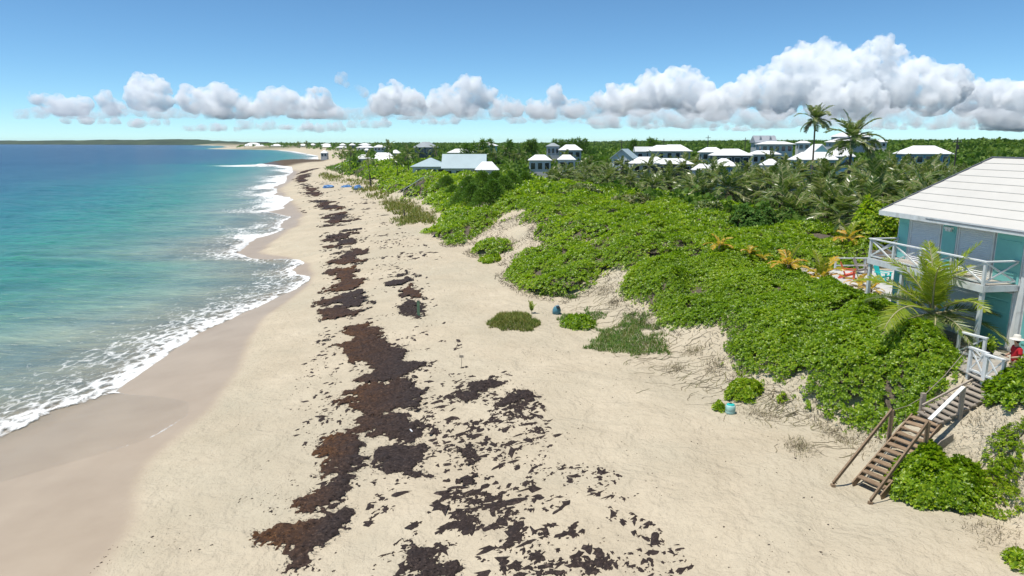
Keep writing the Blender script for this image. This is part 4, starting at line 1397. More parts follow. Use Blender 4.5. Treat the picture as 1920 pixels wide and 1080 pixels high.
def house(lab, pxl, pxr, pyr, pye, Z, roof=None, wall='white', dr=.75, kind='hip', rot=0.0, storey=1, base=None, wins=4, ridge=None, porch=False, name='house', dorm=False, fy=0):
    a, b = at(pxl, pye, Z), at(pxr, pye, Z)
    w = (b.x - a.x)
    d = w * dr
    cx, cyv = (a.x + b.x) / 2, (a.y + b.y) / 2 + d / 2 * .6
    top = at((pxl + pxr) / 2, pyr, Z)
    ze, zr = a.z, top.z
    if kind != 'flat': zr += (zr - ze) * .0
    gz = min(g1(cx, cyv), ze - 2.0) - .3
    t = empty(name, (cx, cyv, gz), rot)
    ov = .06 * w if w < 9 else .55
    wi, di = w - 2 * ov, d - 2 * ov
    h = ze - gz
    H_ = MB()
    if kind == 'gable_end':                         # the triangular end faces the beach
        H_.box(-wi / 2, -di / 2, 0, wi / 2, di / 2, h)
        H_.add([(-wi / 2, -di / 2 + .01, h), (wi / 2, -di / 2 + .01, h), (0, -di / 2 + .01, zr - gz - .1), (-wi / 2, di / 2, h), (wi / 2, di / 2, h), (0, di / 2, zr - gz - .1)], [(0, 1, 2), (5, 4, 3), (0, 2, 5, 3), (2, 1, 4, 5)])
        H_.build('wall', WALLS[wall], t)
        mb = MB()
        for s in (-1, 1):
            mb.add([(s * w / 2, -d / 2, h - .1), (0, -d / 2, zr - gz), (0, d / 2, zr - gz), (s * w / 2, d / 2, h - .1), (s * w / 2, -d / 2, h - .25), (0, -d / 2, zr - gz - .15), (0, d / 2, zr - gz - .15), (s * w / 2, d / 2, h - .25)],
                   [(0, 1, 2, 3), (7, 6, 5, 4), (0, 4, 5, 1), (2, 6, 7, 3), (3, 7, 4, 0)])
        mb.build('roof', roof or WHITE_ROOF, t)
    else:
        H_.box(-wi / 2, -di / 2, 0, wi / 2, di / 2, h - .02)
        if kind == 'gable':
            H_.add([(-wi / 2, -di / 2, h - .02), (-wi / 2, di / 2, h - .02), (-wi / 2, 0, zr - gz - .12), (wi / 2, -di / 2, h - .02), (wi / 2, di / 2, h - .02), (wi / 2, 0, zr - gz - .12)], [(0, 2, 1), (3, 4, 5)])
        H_.build('wall', WALLS[wall], t)
        r_ = hip_roof(w, d, h, zr - gz, 0, ridge, gable=(kind == 'gable')).build('roof', roof or WHITE_ROOF, t)
        if dorm:
            for k in (-.22, .22):
                MB().add([(k * w - .09 * w, -d * .33, h + .1), (k * w + .09 * w, -d * .33, h + .1), (k * w, -d * .33, h + (zr - ze) * .95), (k * w - .09 * w, 0, h + .1), (k * w + .09 * w, 0, h + .1), (k * w, 0, h + (zr - ze) * .95)],
                         [(0, 1, 2), (0, 2, 5, 3), (2, 1, 4, 5)]).build('dormer', roof or WHITE_ROOF, t)
    for st in range(storey):
        zt = h - .35 - st * 2.7
        n = wins
        for i in range(n):
            x = -wi / 2 + wi * (i + .5) / n
            ww = min(.55, wi / n * .3)
            f = MB().box(x - ww - .08, -di / 2 - .05, zt - 1.55, x + ww + .08, -di / 2 + .02, zt - .1).build('window', TRIM, t)
            MB().box(x - ww, -di / 2 - .07, zt - 1.45, x + ww, -di / 2 - .03, zt - .2).build('pane', GLASS, f)
        for s in (-1, 1):
            x = s * wi / 2
            f = MB().box(x - .04 if s > 0 else x - .05, -di * .2 - .6, zt - 1.5, x + .05 if s > 0 else x + .04, -di * .2 + .6, zt - .15).build('window', TRIM, t)
            MB().box(x - .02 if s > 0 else x - .07, -di * .2 - .5, zt - 1.4, x + .07 if s > 0 else x + .02, -di * .2 + .5, zt - .25).build('pane', GLASS, f)
    if porch:
        mb = MB()
        pd = 1.6
        mb.add([(-wi / 2, -di / 2, h - 2.2), (wi / 2, -di / 2, h - 2.2), (wi / 2 + .2, -di / 2 - pd, h - 2.75), (-wi / 2 - .2, -di / 2 - pd, h - 2.75), (-wi / 2, -di / 2, h - 2.35), (wi / 2, -di / 2, h - 2.35), (wi / 2 + .2, -di / 2 - pd, h - 2.9), (-wi / 2 - .2, -di / 2 - pd, h - 2.9)],
               [(3, 2, 1, 0), (4, 5, 6, 7), (3, 7, 6, 2), (0, 3, 7, 4), (1, 5, 6, 2)])
        mb.build('porch_roof', roof or WHITE_ROOF, t)
        for i in range(5):
            x = -wi / 2 + wi * i / 4
            MB().box(x - .07, -di / 2 - pd + .1, max(h - 5.6, 0), x + .07, -di / 2 - pd + .24, h - 2.85).build('porch_post', TRIM, t)
        MB().box(-wi / 2, -di / 2 - pd + .12, max(h - 4.6, .8), wi / 2, -di / 2 - pd + .2, max(h - 4.5, .9)).build('porch_rail', TRIM, t)
    HOUSE_KEEP.append((cx, cyv, w * .55, fy if fy else 14 + Z * .05))
    return tag(t, lab, 'house')


GR = 'white roofed houses along the distant shore'
house('white pavilion with a pointed pale roof beside the grey roofed beach house', 770, 842, 296, 312, 152, BLUE_ROOF, 'pale', .7, wins=3, name='pavilion', ridge=.3, fy=22)
H1 = house('beach house with a steep pale grey roof flaring over a white porch', 828, 912, 289, 315, 150, BLUE_ROOF, 'white', .75, 'gable', wins=4, fy=26)
house('white roofed wing of the grey roofed beach house', 890, 936, 303, 318, 146, None, 'white', .6, wins=3, fy=20)
house('white roofed beach house with dark windows near the far stairs', 690, 745, 286, 302, 240, None, 'white', .6, wins=4, fy=130)
house('small white roofed annex by the far stairs', 667, 695, 290, 297, 246, None, 'white', .7, wins=2, fy=110)
house('small white hip roof behind the white beach house', 731, 751, 281, 287, 300, None, 'cream', .8, wins=2)
house('slate house with a broad grey hip roof on the skyline', 775, 820, 266, 276, 260, GREY_ROOF, 'slate', .7, wins=4, fy=40)
house('white hip roof behind the spiky casuarinas', 888, 934, 266, 273, 285, None, 'aqua', .7, wins=3, fy=30)
house('low white roof in front of the skyline casuarinas', 838, 890, 279, 286, 225, None, 'white', .6, wins=3)
house('white roof with a steep slope beside a grey deck tower', 1048, 1092, 271, 281, 180, None, 'grey', .6, wins=3, fy=26)
house('pale grey box house with a roof deck', 1024, 1050, 268, 274, 185, GREY_ROOF, 'grey', .8, storey=2, wins=3, fy=22)
house('long white roof half hidden by palms', 990, 1035, 290, 300, 140, None, 'white', .6, wins=3, fy=10)
house('pair of joined white roofs behind palm fronds', 1045, 1080, 290, 299, 142, None, 'white', .6, wins=2, fy=10)
house('pale gabled cottage with dormer windows and a porch', 1150, 1196, 279, 296, 165, BLUE_ROOF, 'pale', .8, 'gable_end', storey=2, wins=2, porch=True, rot=-.5, fy=30)
house('low white hip roof with a porch next to the gabled cottage', 1182, 1252, 294, 306, 140, None, 'grey', .5, wins=4, fy=16)
house('low white roof with a small skylight', 1226, 1300, 297, 307, 132, None, 'slate', .5, wins=4, fy=14)
house('largest white hip roof on pale grey walls', 1212, 1297, 272, 283, 195, None, 'grey', .5, wins=5, fy=26)
house('pale grey gabled wing of the largest white roofed house', 1190, 1226, 275, 284, 196, paint('pale_roof', (.55, .56, .55), .6, .05, 1), 'grey', .7, 'gable', wins=2, fy=22)
house('white roof peeking over the largest white roofed house', 1240, 1290, 271, 279, 225, None, 'white', .5, wins=2)
house('small white hip roof on a terrace', 1313, 1358, 276, 285, 185, None, 'grey', .6, wins=3, fy=16)
house('white hip roof with a little gable over its porch', 1337, 1410, 279, 291, 150, None, 'slate', .6, wins=4, fy=24)
house('blue walled cottage under a plain white roof', 1335, 1384, 297, 311, 112, None, 'blue', .8, wins=3, fy=22)
house('white roof low among the palms next to the blue cottage', 1300, 1336, 307, 318, 112, None, 'white', .7, wins=2, fy=8)
house('grey gabled house with two peaked dormers on the hill', 1414, 1456, 254, 267, 250, paint('slate_roof', (.33, .35, .38), .6, .1, 1), 'grey', .8, 'gable', wins=4, dorm=True, fy=26)
house('boxy two storey pale house with a flat white roof', 1424, 1490, 265, 270, 185, None, 'pale', .5, storey=2, wins=5, fy=34)
house('one storey white roofed porch wing before the boxy pale house', 1407, 1464, 282, 289, 172, None, 'pale', .5, wins=4, fy=24)
house('tiny white hip roof among palm crowns', 1430, 1464, 298, 309, 118, None, 'white', .8, wins=2, fy=12)
house('aqua house with a tall white gable', 1514, 1560, 270, 290, 128, None, 'aqua', .9, 'gable_end', wins=1, fy=30)
house('broad white porch roof on aqua walls with a railing', 1488, 1572, 285, 299, 124, None, 'aqua', .45, wins=5, porch=False, fy=30)
house('aqua wing of the house behind the bushy palm', 1558, 1602, 275, 293, 130, None, 'blue', .7, wins=2, fy=24)
house('white towered villa on the hill', 1567, 1632, 248, 256, 300, None, 'grey', .5, wins=5, fy=24)
house('white lower roof at the foot of the towered villa', 1556, 1634, 260, 266, 292, None, 'grey', .4, wins=5, fy=20)
house('small white roof alone on the hillside scrub', 1640, 1664, 262, 266, 300, None, 'white', .5, wins=2, fy=16)
house('white hip roof on blue walls below the utility pole', 1694, 1784, 273, 288, 150, None, 'blue', .55, wins=5, fy=26)
house('white roof sliver behind the boxy pale house', 1495, 1520, 264, 268, 230, None, 'white', .6, wins=2, fy=14)
for i, (l, r_, t_, e, Z, wl) in enumerate([(453, 492, 267.5, 273.5, 1480, 'white'), (476, 496, 272, 274.5, 1420, 'cream'), (507, 528, 270, 273.5, 1380, 'pale'), (560, 575, 269.5, 273, 1250, 'white'), (580, 592, 269, 272, 1250, 'grey'), (600, 622, 269, 272, 1150, 'slate'), (598, 624, 272, 275.5, 1050, 'white'), (636, 648, 269, 272, 850, 'slate'),
                                         (654, 666, 269, 272, 800, 'slate'), (672, 694, 268.5, 271.5, 700, 'slate'), (668, 700, 272.5, 276.5, 600, 'white'), (700, 722, 271.5, 276, 440, 'white'), (630, 652, 273.5, 276.5, 820, 'cream'), (682, 692, 278.5, 281.5, 420, 'white')]):
    house('white roofed house on the distant headland across the bay', l, r_, t_, e, Z, None, wl, .7, wins=3, fy=320).update_tag()
    o = [x for x in bpy.data.objects if x.get('label') == 'white roofed house on the distant headland across the bay'][-1]
for o in bpy.data.objects:
    if o.get('label', '').startswith('white roofed house on the distant headland'):
        o['group'] = GR
house('small white beach hut with a pointed roof on the far beach', 601, 614, 281.5, 286.5, 400, None, 'white', 1.0, wins=2, ridge=.3, name='beach_hut', fy=30)
scrub()

# utility poles
POLE = paint('pole_wood', (0.06, 0.06, 0.055), 0.9, 0.2, 2)
for i, (px, p0, p1, Z) in enumerate([(1796, 258, 305, 135), (1166, 262, 290, 230), (1245, 260, 288, 240), (1328, 254, 285, 260), (1398, 258, 285, 230)]):
    a = at(px, p0, Z)
    gz = g1(a.x, a.y)
    t = empty('utility_pole', (a.x, a.y, gz))
    MB().tube([(0, 0, -.2), (0, 0, a.z - gz)], [.17, .11], 8).build('pole', POLE, t)
    MB().box(-.9, -.06, a.z - gz - .9, .9, .06, a.z - gz - .76).build('crossarm', POLE, t)
    for s in (-.75, -.3, .3, .75):
        MB().tube([(s, 0, a.z - gz - .76), (s, 0, a.z - gz - .58)], .05, 6).build('insulator', TRIM, t)
    if i == 0:
        MB().tube([(.28, 0, a.z - gz - 2.2), (.28, 0, a.z - gz - 1.4)], .2, 8).build('transformer', POLE, t)
    tag(t, 'dark utility pole standing in the hillside scrub past the blue walled house' if i == 0 else 'thin dark utility pole on the skyline above the rooftops', 'utility pole', None if i == 0 else 'utility poles on the skyline')

# ------------------------------------------------------------------ the near house
TEAL = paint('teal_paint', (0.20, 0.52, 0.49), 0.55, 0.10, 1.5, dirt=(0.17, 0.46, 0.44))
LOUV = paint('louvre_white', (0.78, 0.78, 0.77), 0.6, 0.05, 2)
WTRIM = paint('weathered_white', (0.66, 0.68, 0.68), 0.6, 0.10, 3, dirt=(0.42, 0.42, 0.40))
DECKP = wood('deck_grey_wood', (0.33, 0.31, 0.28), (0.52, 0.48, 0.42), 4)
ROOFW = paint('cream_white_roof', (0.57, 0.55, 0.50), 0.5, 0.05, .6, dirt=(0.53, 0.51, 0.46))
LAP_SHADE = paint('roof_lap_shade_grey', (0.50, 0.485, 0.45), 0.7, 0.1, 2)
SEAM = paint('roof_edge_grey', (0.16, 0.17, 0.19), 0.6, 0.1, 2)
CONC = paint('concrete', (0.50, 0.49, 0.46), 0.85, 0.12, 2, dirt=(0.36, 0.35, 0.33), bump=.3)
HZ = 5.15
hs = empty('beach_house', (18.95, 34.3, HZ), R(-81))
tag(hs, 'two storey teal and white beach house with a big pale roof', 'house')


def hb(name, mat, *boxes, parent=hs):
    mb = MB()
    for b in boxes: mb.box(*b)
    return mb.build(name, mat, parent)


LX = 16.5
hb('lower_wall', LOUV, (0, 0, -.3, LX, 10.9, 2.38))
w_up = hb('upper_wall', WTRIM, (0, 0, 2.38, LX, 10.9, 4.93))
for X in (0.0, LX):
    MB().add([(X, 0, 4.93), (X, 10.9, 4.93), (X, 5.45, 7.2)], [(0, 1, 2)]).build('gable_wall', LOUV, hs)
# roof courses
EY0, EZ0, RY, RZ = -.58, 4.80, 5.45, 7.38
n = 9
for side in (0, 1):
    for i in range(n):
        t0, t1 = i / n, (i + 1) / n + .012
        if i == n - 1: t1 = 1.0
        y0, y1 = EY0 + (RY - EY0) * t0, EY0 + (RY - EY0) * t1
        z0, z1 = EZ0 + (RZ - EZ0) * t0 + .035, EZ0 + (RZ - EZ0) * t1 + .003
        if side:
            y0, y1 = 2 * RY - y0, 2 * RY - y1
        x0, x1 = -.78, LX + .8
        mb = MB()
        v = [(x0, y0, z0), (x1, y0, z0), (x1, y1, z1), (x0, y1, z1), (x0, y0, z0 - .04), (x1, y0, z0 - .04), (x1, y1, z1 - .03), (x0, y1, z1 - .03)]
        mb.add(v, [(0, 1, 2, 3), (7, 6, 5, 4), (0, 4, 5, 1), (1, 5, 6, 2), (2, 6, 7, 3), (3, 7, 4, 0)])
        rp_ = mb.build('roof_panel', ROOFW, hs)
        if i:
            MB().bar((x0, y0, z0 - .012), (x1, y0, z0 - .012), .014, .03).build('roof_lap_shade', LAP_SHADE, rp_)  # grey strip along each lap seam, its gap shadow put in as colour
for s in (0, 1):
    ya = EY0 if s == 0 else 2 * RY - EY0
    for X in (-.84, LX + .82):
        MB().bar((X, ya, EZ0 - .06), (X, RY, RZ - .04), .05, .22).build('rake_board', SEAM, hs)
hb('ridge_cap', SEAM, (-.85, RY - .1, RZ - .01, LX + .85, RY + .1, RZ + .05))
hb('eave_fascia', WTRIM, (-.8, EY0 - .04, EZ0 - .19, LX + .8, EY0 - .005, EZ0 + .03))
hb('eave_soffit', WTRIM, (-.78, EY0, EZ0 - .16, LX + .78, -.01, EZ0 - .13))
hb('gutter_line', SEAM, (2.4, EY0 - .055, EZ0 - .07, LX + .8, EY0 - .042, EZ0 - .03))


def shutter(x0, x1, z0, z1):
    o = hb('shutter', TEAL, (x0, -.09, z0, x1, -.045, z1))
    hb('shutter_frame', WTRIM, (x0 - .07, -.07, z0 - .05, x0 - .003, -.004, z1 + .07), (x1 + .003, -.07, z0 - .05, x1 + .07, -.004, z1 + .07), (x0, -.07, z1 + .003, x1, -.004, z1 + .07), parent=o)
    hb('shutter_batten', TEAL, (x0 + .1, -.115, z0 + .35, x1 - .1, -.092, z0 + .43), parent=o)
    hb('shutter_batten', TEAL, (x0 + .1, -.115, z1 - .45, x1 - .1, -.092, z1 - .37), parent=o)


def louvre(x0, x1, z0, z1):
    mb = MB()
    k = int((z1 - z0) / .085)
    for i in range(k):
        z = z0 + (i + .5) * (z1 - z0) / k
        mb.add([(x0, -.075, z - .035), (x1, -.075, z - .035), (x1, -.02, z + .045), (x0, -.02, z + .045), (x0, -.055, z - .045), (x1, -.055, z - .045), (x1, -.005, z + .035), (x0, -.005, z + .035)],
               [(0, 1, 2, 3), (7, 6, 5, 4), (0, 4, 5, 1), (0, 3, 7, 4), (1, 5, 6, 2)])
    o = mb.build('louvre_slats', LOUV, hs)
    tag(o, kind='stuff')
    hb('louvre_frame', WTRIM, (x0 - .08, -.085, z0 - .05, x0 - .002, -.003, z1 + .05))
    hb('louvre_frame', WTRIM, (x1 + .002, -.085, z0 - .05, x1 + .08, -.003, z1 + .05))


U0, U1 = 2.62, 4.66
shutter(.06, .70, U0, U1)
louvre(.90, 2.68, U0, U1)
shutter(2.88, 3.66, U0, U1)
louvre(3.86, 5.62, U0, U1)
shutter(5.84, 7.10, U0, U1)
hb('corner_trim', WTRIM, (7.22, -.10, -.1, 7.42, -.003, 4.75))
shutter(7.55, 9.3, U0, U1)
louvre(9.5, 12, U0, U1)
shutter(12.25, 13.4, U0, U1)
louvre(13.6, 16.2, U0, U1)
lw = 2.2
shutter(.10, .9, .02, lw)
louvre(1.05, 2.5, .05, lw)
shutter(2.7, 3.5, .02, lw)
louvre(3.7, 5.3, .05, lw)
shutter(5.5, 6.9, .02, lw)
shutter(7.55, 9.6, .02, lw)
louvre(9.8, 12, .05, lw)
shutter(12.25, 13.4, .02, lw)
louvre(13.6, 16.2, .05, lw)
hb('wall_lamp', TRIM, (3.1, -.24, 4.38, 3.5, -.05, 4.47), (3.15, -.22, 4.28, 3.28, -.12, 4.38), (3.32, -.22, 4.28, 3.45, -.12, 4.38))
# upper deck: boards, beams, posts, crossed rails
DX0, DX1, DY, DZ = .05, 7.05, -1.55, 2.60
k = 10
for i in range(k):
    y0 = DY + (0 - DY) * i / k
    hb('deck_board', DECKP, (DX0, y0 + .006, DZ - .03, DX1, y0 + 1.55 / k - .006, DZ))
hb('deck_beam', WTRIM, (DX0 - .03, DY - .05, DZ - .26, DX1 + .03, DY - .003, DZ + .02))
hb('deck_end_beam', WTRIM, (DX0 - .05, DY, DZ - .24, DX0 - .003, -.01, DZ + .01))
hb('deck_end_beam', WTRIM, (DX1 + .003, DY, DZ - .24, DX1 + .05, -.01, DZ + .01))
for i in range(8):
    X = DX0 + .4 + i * .88
    hb('deck_joist', WTRIM, (X, DY + .01, DZ - .2, X + .05, -.02, DZ - .032))
rail_x = [DX0 + .06, 1.75, 3.5, 5.25, DX1 - .06]
for X in rail_x:
    hb('rail_post', WTRIM, (X - .05, DY - .04, DZ + .022, X + .05, DY + .06, DZ + .93))
for X in (DX0 + .1, 2.4, 4.7, DX1 - .1):
    hb('deck_post', WTRIM, (X - .07, DY + .0, -.3, X + .07, DY + .14, DZ - .27))
hb('top_rail', WTRIM, (DX0 - .04, DY - .07, DZ + .932, DX1 + .04, DY + .08, DZ + .985))
hb('bottom_rail', WTRIM, (DX0 + .12, DY - .015, DZ + .1, DX1 - .12, DY + .035, DZ + .16))
for a, b in zip(rail_x[:-1], rail_x[1:]):
    mb = MB()
    mb.bar((a + .05, DY + .02, DZ + .15), (b - .05, DY + .02, DZ + .9), .05, .06)
    mb.build('rail_brace', WTRIM, hs)
    mb = MB()
    mb.bar((a + .05, DY - .01, DZ + .9), (b - .05, DY - .01, DZ + .15), .05, .06)
    mb.build('rail_brace', WTRIM, hs)
for X in (DX0 + .06, DX1 - .06):
    hb('top_rail', WTRIM, (X - .07, DY + .085, DZ + .93, X + .07, -.12, DZ + .98))
    hb('bottom_rail', WTRIM, (X - .025, DY + .07, DZ + .1, X + .025, -.12, DZ + .16))
    MB().bar((X + .02, DY + .06, DZ + .15), (X + .02, -.12, DZ + .9), .05, .06).build('rail_brace', WTRIM, hs)
    MB().bar((X - .03, DY + .06, DZ + .9), (X - .03, -.12, DZ + .15), .05, .06).build('rail_brace', WTRIM, hs)
# patio behind the far end and entry deck in front
tag(MB().box(18.6, 35.4, 4.7, 27.5, 45.2, 5.14).build('patio', CONC), kind='structure')


def UZ(px, py, z):
    u = (px - 960) / F; v = (py - 540) / F
    dz = -math.sin(PITCH) - v * math.cos(PITCH)
    t = (z - CAM[2]) / dz
    return Vector((u * t, (math.cos(PITCH) - v * math.sin(PITCH)) * t, z))


# white patio fence
t = empty('patio_fence', (20.9, 44.9, 5.14))
tag(t, 'low white rail fence behind the patio chairs', 'fence')
for i in range(5):
    MB().box(i * 1.9 - .05, -.05, 0, i * 1.9 + .05, .05, .78).build('post', WTRIM, t)
MB().box(-.1, -.07, .785, 7.7, .07, .84).build('rail', WTRIM, t)
MB().box(0, -.052, .3, 7.7, -.02, .38).build('rail', WTRIM, t)

# entry deck at the foot of the house
t = empty('entry_deck', (16.4, 22.4, 5.12))
tag(t, 'pale plank deck between the house wall and the walkway gate', 'deck')
for i in range(25):
    y = i * .215
    MB().box(0.03 * y, y, -.04, 3.05 - .157 * y + .62, y + .2, 0).build('plank', DECKP, t)


def fence(name, lab, A, B, h, np_, brace=True, mat=None, z=5.12):
    mat = mat or WTRIM
    A, B = Vector((A.x, A.y, z)), Vector((B.x, B.y, z))
    d = (B - A); L = d.length
    t = empty(name, A, math.atan2(d.y, d.x))
    for i in range(np_):
        x = L * i / (np_ - 1)
        MB().box(x - .05, -.05, -.25, x + .05, .05, h - .03).build('post', mat, t)
    MB().box(-.08, -.07, h - .028, L + .08, .07, h + .03).build('rail', mat, t)
    MB().box(0.05, -.03, .1, L - .05, .03, .17).build('rail', mat, t)
    if brace:
        for i in range(np_ - 1):
            a, b = L * i / (np_ - 1) + .05, L * (i + 1) / (np_ - 1) - .05
            MB().bar((a, .022, .18), (b, .022, h - .06), .035, .05).build('brace', mat, t)
            MB().bar((a, -.022, h - .06), (b, -.022, .18), .035, .05).build('brace', mat, t)
    return tag(t, lab, 'fence')


fence('deck_railing', 'white cross braced railing by the dark planter', UZ(1800, 622, 6.05), UZ(1848, 634, 6.05), .93, 2)
fence('deck_railing', 'white railing closing the entry deck above the walkway', UZ(1822, 652, 6.05), UZ(1850, 662, 6.05), .93, 2)
fence('gate', 'white cross braced gate at the top of the plank walk', UZ(1852, 664, 6.05), UZ(1884, 674, 6.05), .90, 2)
# planter with a leafy plant
PLA = paint('planter_dark', (0.03, 0.035, 0.04), 0.5, 0.2, 4)
c = UZ(1850, 665, 5.2)
t = empty('planter', (c.x, c.y, 5.12))
tag(t, 'dark round planter with a leafy plant inside the white railing', 'planter')
MB().lathe([(.16, 0), (.24, .3), (.26, .32), (.22, .31)], n=16).build('pot', PLA, t, True)
C = rng.normal(0, .12, (60, 3)) + np.array([0, 0, .5])
V, T = rosettes(C, C - np.array([0, 0, .3]) + np.array([0, 0, .3]), np.full(60, .13), 7)
link('foliage', np_mesh('foliage', V, T, SHRUB), t)

# ------------------------------------------------------------------ beach stairs and walk
SW = wood('stair_brown_wood', (0.20, 0.135, 0.085), (0.36, 0.265, 0.175), 6)
SG = wood('walk_grey_wood', (0.26, 0.225, 0.185), (0.44, 0.385, 0.32), 6)
SWH = paint('bleached_rail', (0.72, 0.70, 0.66), .6, .08, 4)
B0, T0, E0 = Vector(STAIR[0]), Vector(STAIR[1]), Vector(STAIR[2])
t = empty('beach_stairs', B0)
tag(t, 'brown wooden beach stairs with open treads and sloping handrails', 'stairs')
d1 = (T0 - B0); d1h = Vector((d1.x, d1.y, 0)).normalized(); rt = Vector((d1h.y, -d1h.x, 0))


def sp(f, lat, dz=0.0):
    return d1 * f + rt * lat + Vector((0, 0, dz))


nst = 12
for i in range(nst):
    f = (i + .5) / nst
    c = sp(f, 0, .02)
    mb = MB()
    a, b = c - rt * .47, c + rt * .47
    mb.bar(a, b, .24, .04)
    mb.build('tread', SW, t)
for s in (-1, 1):
    MB().bar(sp(-.04, s * .50, -.10), sp(1.0, s * .50, -.06), .045, .24).build('stringer', SW, t)
fl = -.32
for s in (-1, 1):
    foot = sp(fl, s * .66); foot.z = g1(B0.x + foot.x, B0.y + foot.y) - B0.z
    top = sp(.63, s * .62, .98)
    o = MB().bar(foot + Vector((0, 0, .12)), top, .06, .12).build('handrail', SW, t)
    MB().box(foot.x - .06, foot.y - .06, foot.z - .3, foot.x + .06, foot.y + .06, foot.z + .08).build('rail_post', SW, t)
    gz = g1(B0.x + top.x, B0.y + top.y) - B0.z
    MB().box(top.x - .055, top.y - .055, gz - .3, top.x + .055, top.y + .055, top.z - .02).build('rail_post', SW, t)
    m = sp(.2, s * .64); gz = g1(B0.x + m.x, B0.y + m.y) - B0.z
# upper plank walk
t = empty('plank_walk', T0)
tag(t, 'weathered grey plank walk climbing from the stairs to the gate', 'walkway')
d2 = E0 - T0; d2h = Vector((d2.x, d2.y, 0)).normalized(); rt2 = Vector((d2h.y, -d2h.x, 0))
npk = 11
for i in range(npk):
    f = (i + .5) / npk
    c = d2 * f
    a, b = c - rt2 * (.52 + .04 * (i % 3)), c + rt2 * (.52 + .03 * (i % 2))
    MB().bar(a, b, .20 + .02 * (i % 2), .045).build('plank', SG, t)
for s in (-1, 1):
    MB().bar(rt2 * s * .42 + Vector((0, 0, -.09)), d2 + rt2 * s * .42 + Vector((0, 0, -.09)), .05, .13).build('bearer', SG, t)
MB().bar(d2 * .12 - rt2 * .62 + Vector((0, 0, .10)), d2 * 1.0 - rt2 * .58 + Vector((0, 0, .10)), .06, .06).build('edge_rail', SG, t)
p0 = sp(.65, .62, 1.0) + B0 - T0; p1 = d2 * .30 + rt2 * .52 + Vector((0, 0, .95))
MB().bar(p0, p1, .13, .04).build('handrail', SWH, t)
gz = g1(T0.x + p1.x, T0.y + p1.y) - T0.z
MB().box(p1.x - .06, p1.y - .06, gz - .3, p1.x + .06, p1.y + .06, p1.z - .025).build('rail_post', SG, t)
# plywood sheet leaning under the stairs
o = MB().add([(0, 0, 0), (1.05, .35, .62), (1.0, .33, 1.0), (.5, .16, .82), (.0, .0, .34)], [(0, 1, 2, 3, 4)]).build('leaning_board', SG)
mod = o.modifiers.new('thick', 'SOLIDIFY'); mod.thickness = .03
q_ = B0 + sp(.62, .74)
o.location = (q_.x, q_.y, g1(q_.x, q_.y) - .05)
tag(o, 'pale weathered board leaning against the side of the stairs', 'board')
# rope post
pp = (14.75, 23.95)
t = empty('rope_post', (pp[0], pp[1], g1(*pp)))
tag(t, 'pale wooden post with a slack rope beside the plank walk', 'post')
MB().box(-.07, -.07, -.3, .07, .07, .82).build('post', SG, t)
e1 = B0 + sp(.63, -.62, .95) - t.location
MB().tube([(0, 0, .68), tuple(e1 * .5 + Vector((0, 0, .25))), tuple(e1)], .012, 5).build('rope', SG, t)
e2 = Vector((16.5, 24.6, 5.9)) - t.location
MB().tube([(0, 0, .72), tuple(e2 * .5 + Vector((0, 0, .25))), tuple(e2)], .012, 5).build('rope', SG, t)

# ------------------------------------------------------------------ patio chairs
def adirondack(lab, x, y, rz, mat):
    t = empty('garden_chair', (x, y, 5.142), rz)
    tag(t, lab, 'chair', 'slatted garden chairs on the patio')
    for s in (-1, 1):
        MB().box(s * .29 - .025, -.42, 0, s * .29 + .025, -.32, .54).build('leg', mat, t)
        MB().bar((s * .26, -.36, .34), (s * .26, .48, .03), .03, .11).build('rear_leg', mat, t)
        MB().box(s * .31 - .07, -.46, .542, s * .31 + .07, .32, .57).build('armrest', mat, t)
    for i in range(5):
        f = i / 4
        MB().bar((-.27, -.40 + .46 * f, .375 - .13 * f), (.27, -.40 + .46 * f, .375 - .13 * f), .105, .022).build('seat_slat', mat, t)
    for i in range(5):
        x0 = (-2 + i) * .112
        hh = .80 - .05 * abs(i - 2) ** 1.3
        MB().bar((x0 * .85, .12, .22), (x0 * 1.15, .12 + hh * .42, .22 + hh), .022, .10, up=(1, 0, 0)).build('back_slat', mat, t)
    MB().box(-.30, .26, .50, .30, .30, .57).build('back_rail', mat, t)
    return t


c = UZ(1652, 527, 5.14)
adirondack('turquoise slatted garden chair under the deck corner', c.x, c.y, R(38), paint('turquoise_plastic', (0.03, 0.52, 0.48), .4, .05, 2))
c = UZ(1588, 522, 5.14)
adirondack('coral red slatted garden chair at the patio edge', c.x, c.y, R(60), paint('coral_plastic', (0.72, 0.13, 0.08), .4, .05, 2))
c = UZ(1612, 513, 5.14)
adirondack('taupe slatted garden chair behind the coral one', c.x, c.y, R(50), paint('taupe_plastic', (0.36, 0.31, 0.27), .45, .05, 2))

# ------------------------------------------------------------------ things on the beach
BLT = paint('blue_tub', (0.08, 0.22, 0.28), .5, .2, 5, dirt=(.16, .26, .28))
TQT = paint('turquoise_tub', (0.30, 0.52, 0.48), .6, .2, 5, dirt=(.45, .55, .50))
TQL = paint('turquoise_lid', (0.02, 0.42, 0.38), .4, .1, 5)
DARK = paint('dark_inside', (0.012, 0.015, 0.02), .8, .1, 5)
c = P(1043, 588)
t = empty('plastic_tub', (c[0], c[1], g1(*c) - .04), R(20))
tag(t, 'tilted grey blue plastic tub with a dark mouth on the sand', 'tub')
MB().lathe([(.22, 0), (.27, .05), (.28, .3), (.22, .48), (.13, .58), (.12, .60)], n=18).build('body', BLT, t, True).rotation_euler = (R(14), 0, 0)
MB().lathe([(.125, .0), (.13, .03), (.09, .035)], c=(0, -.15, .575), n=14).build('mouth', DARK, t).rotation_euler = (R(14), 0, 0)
MB().tube([(-.17, -.13, .46), (-.1, -.17, .64), (.1, -.17, .64), (.17, -.13, .46)], .018, 6).build('handle', TRIM, t)
c = P(1369, 775)
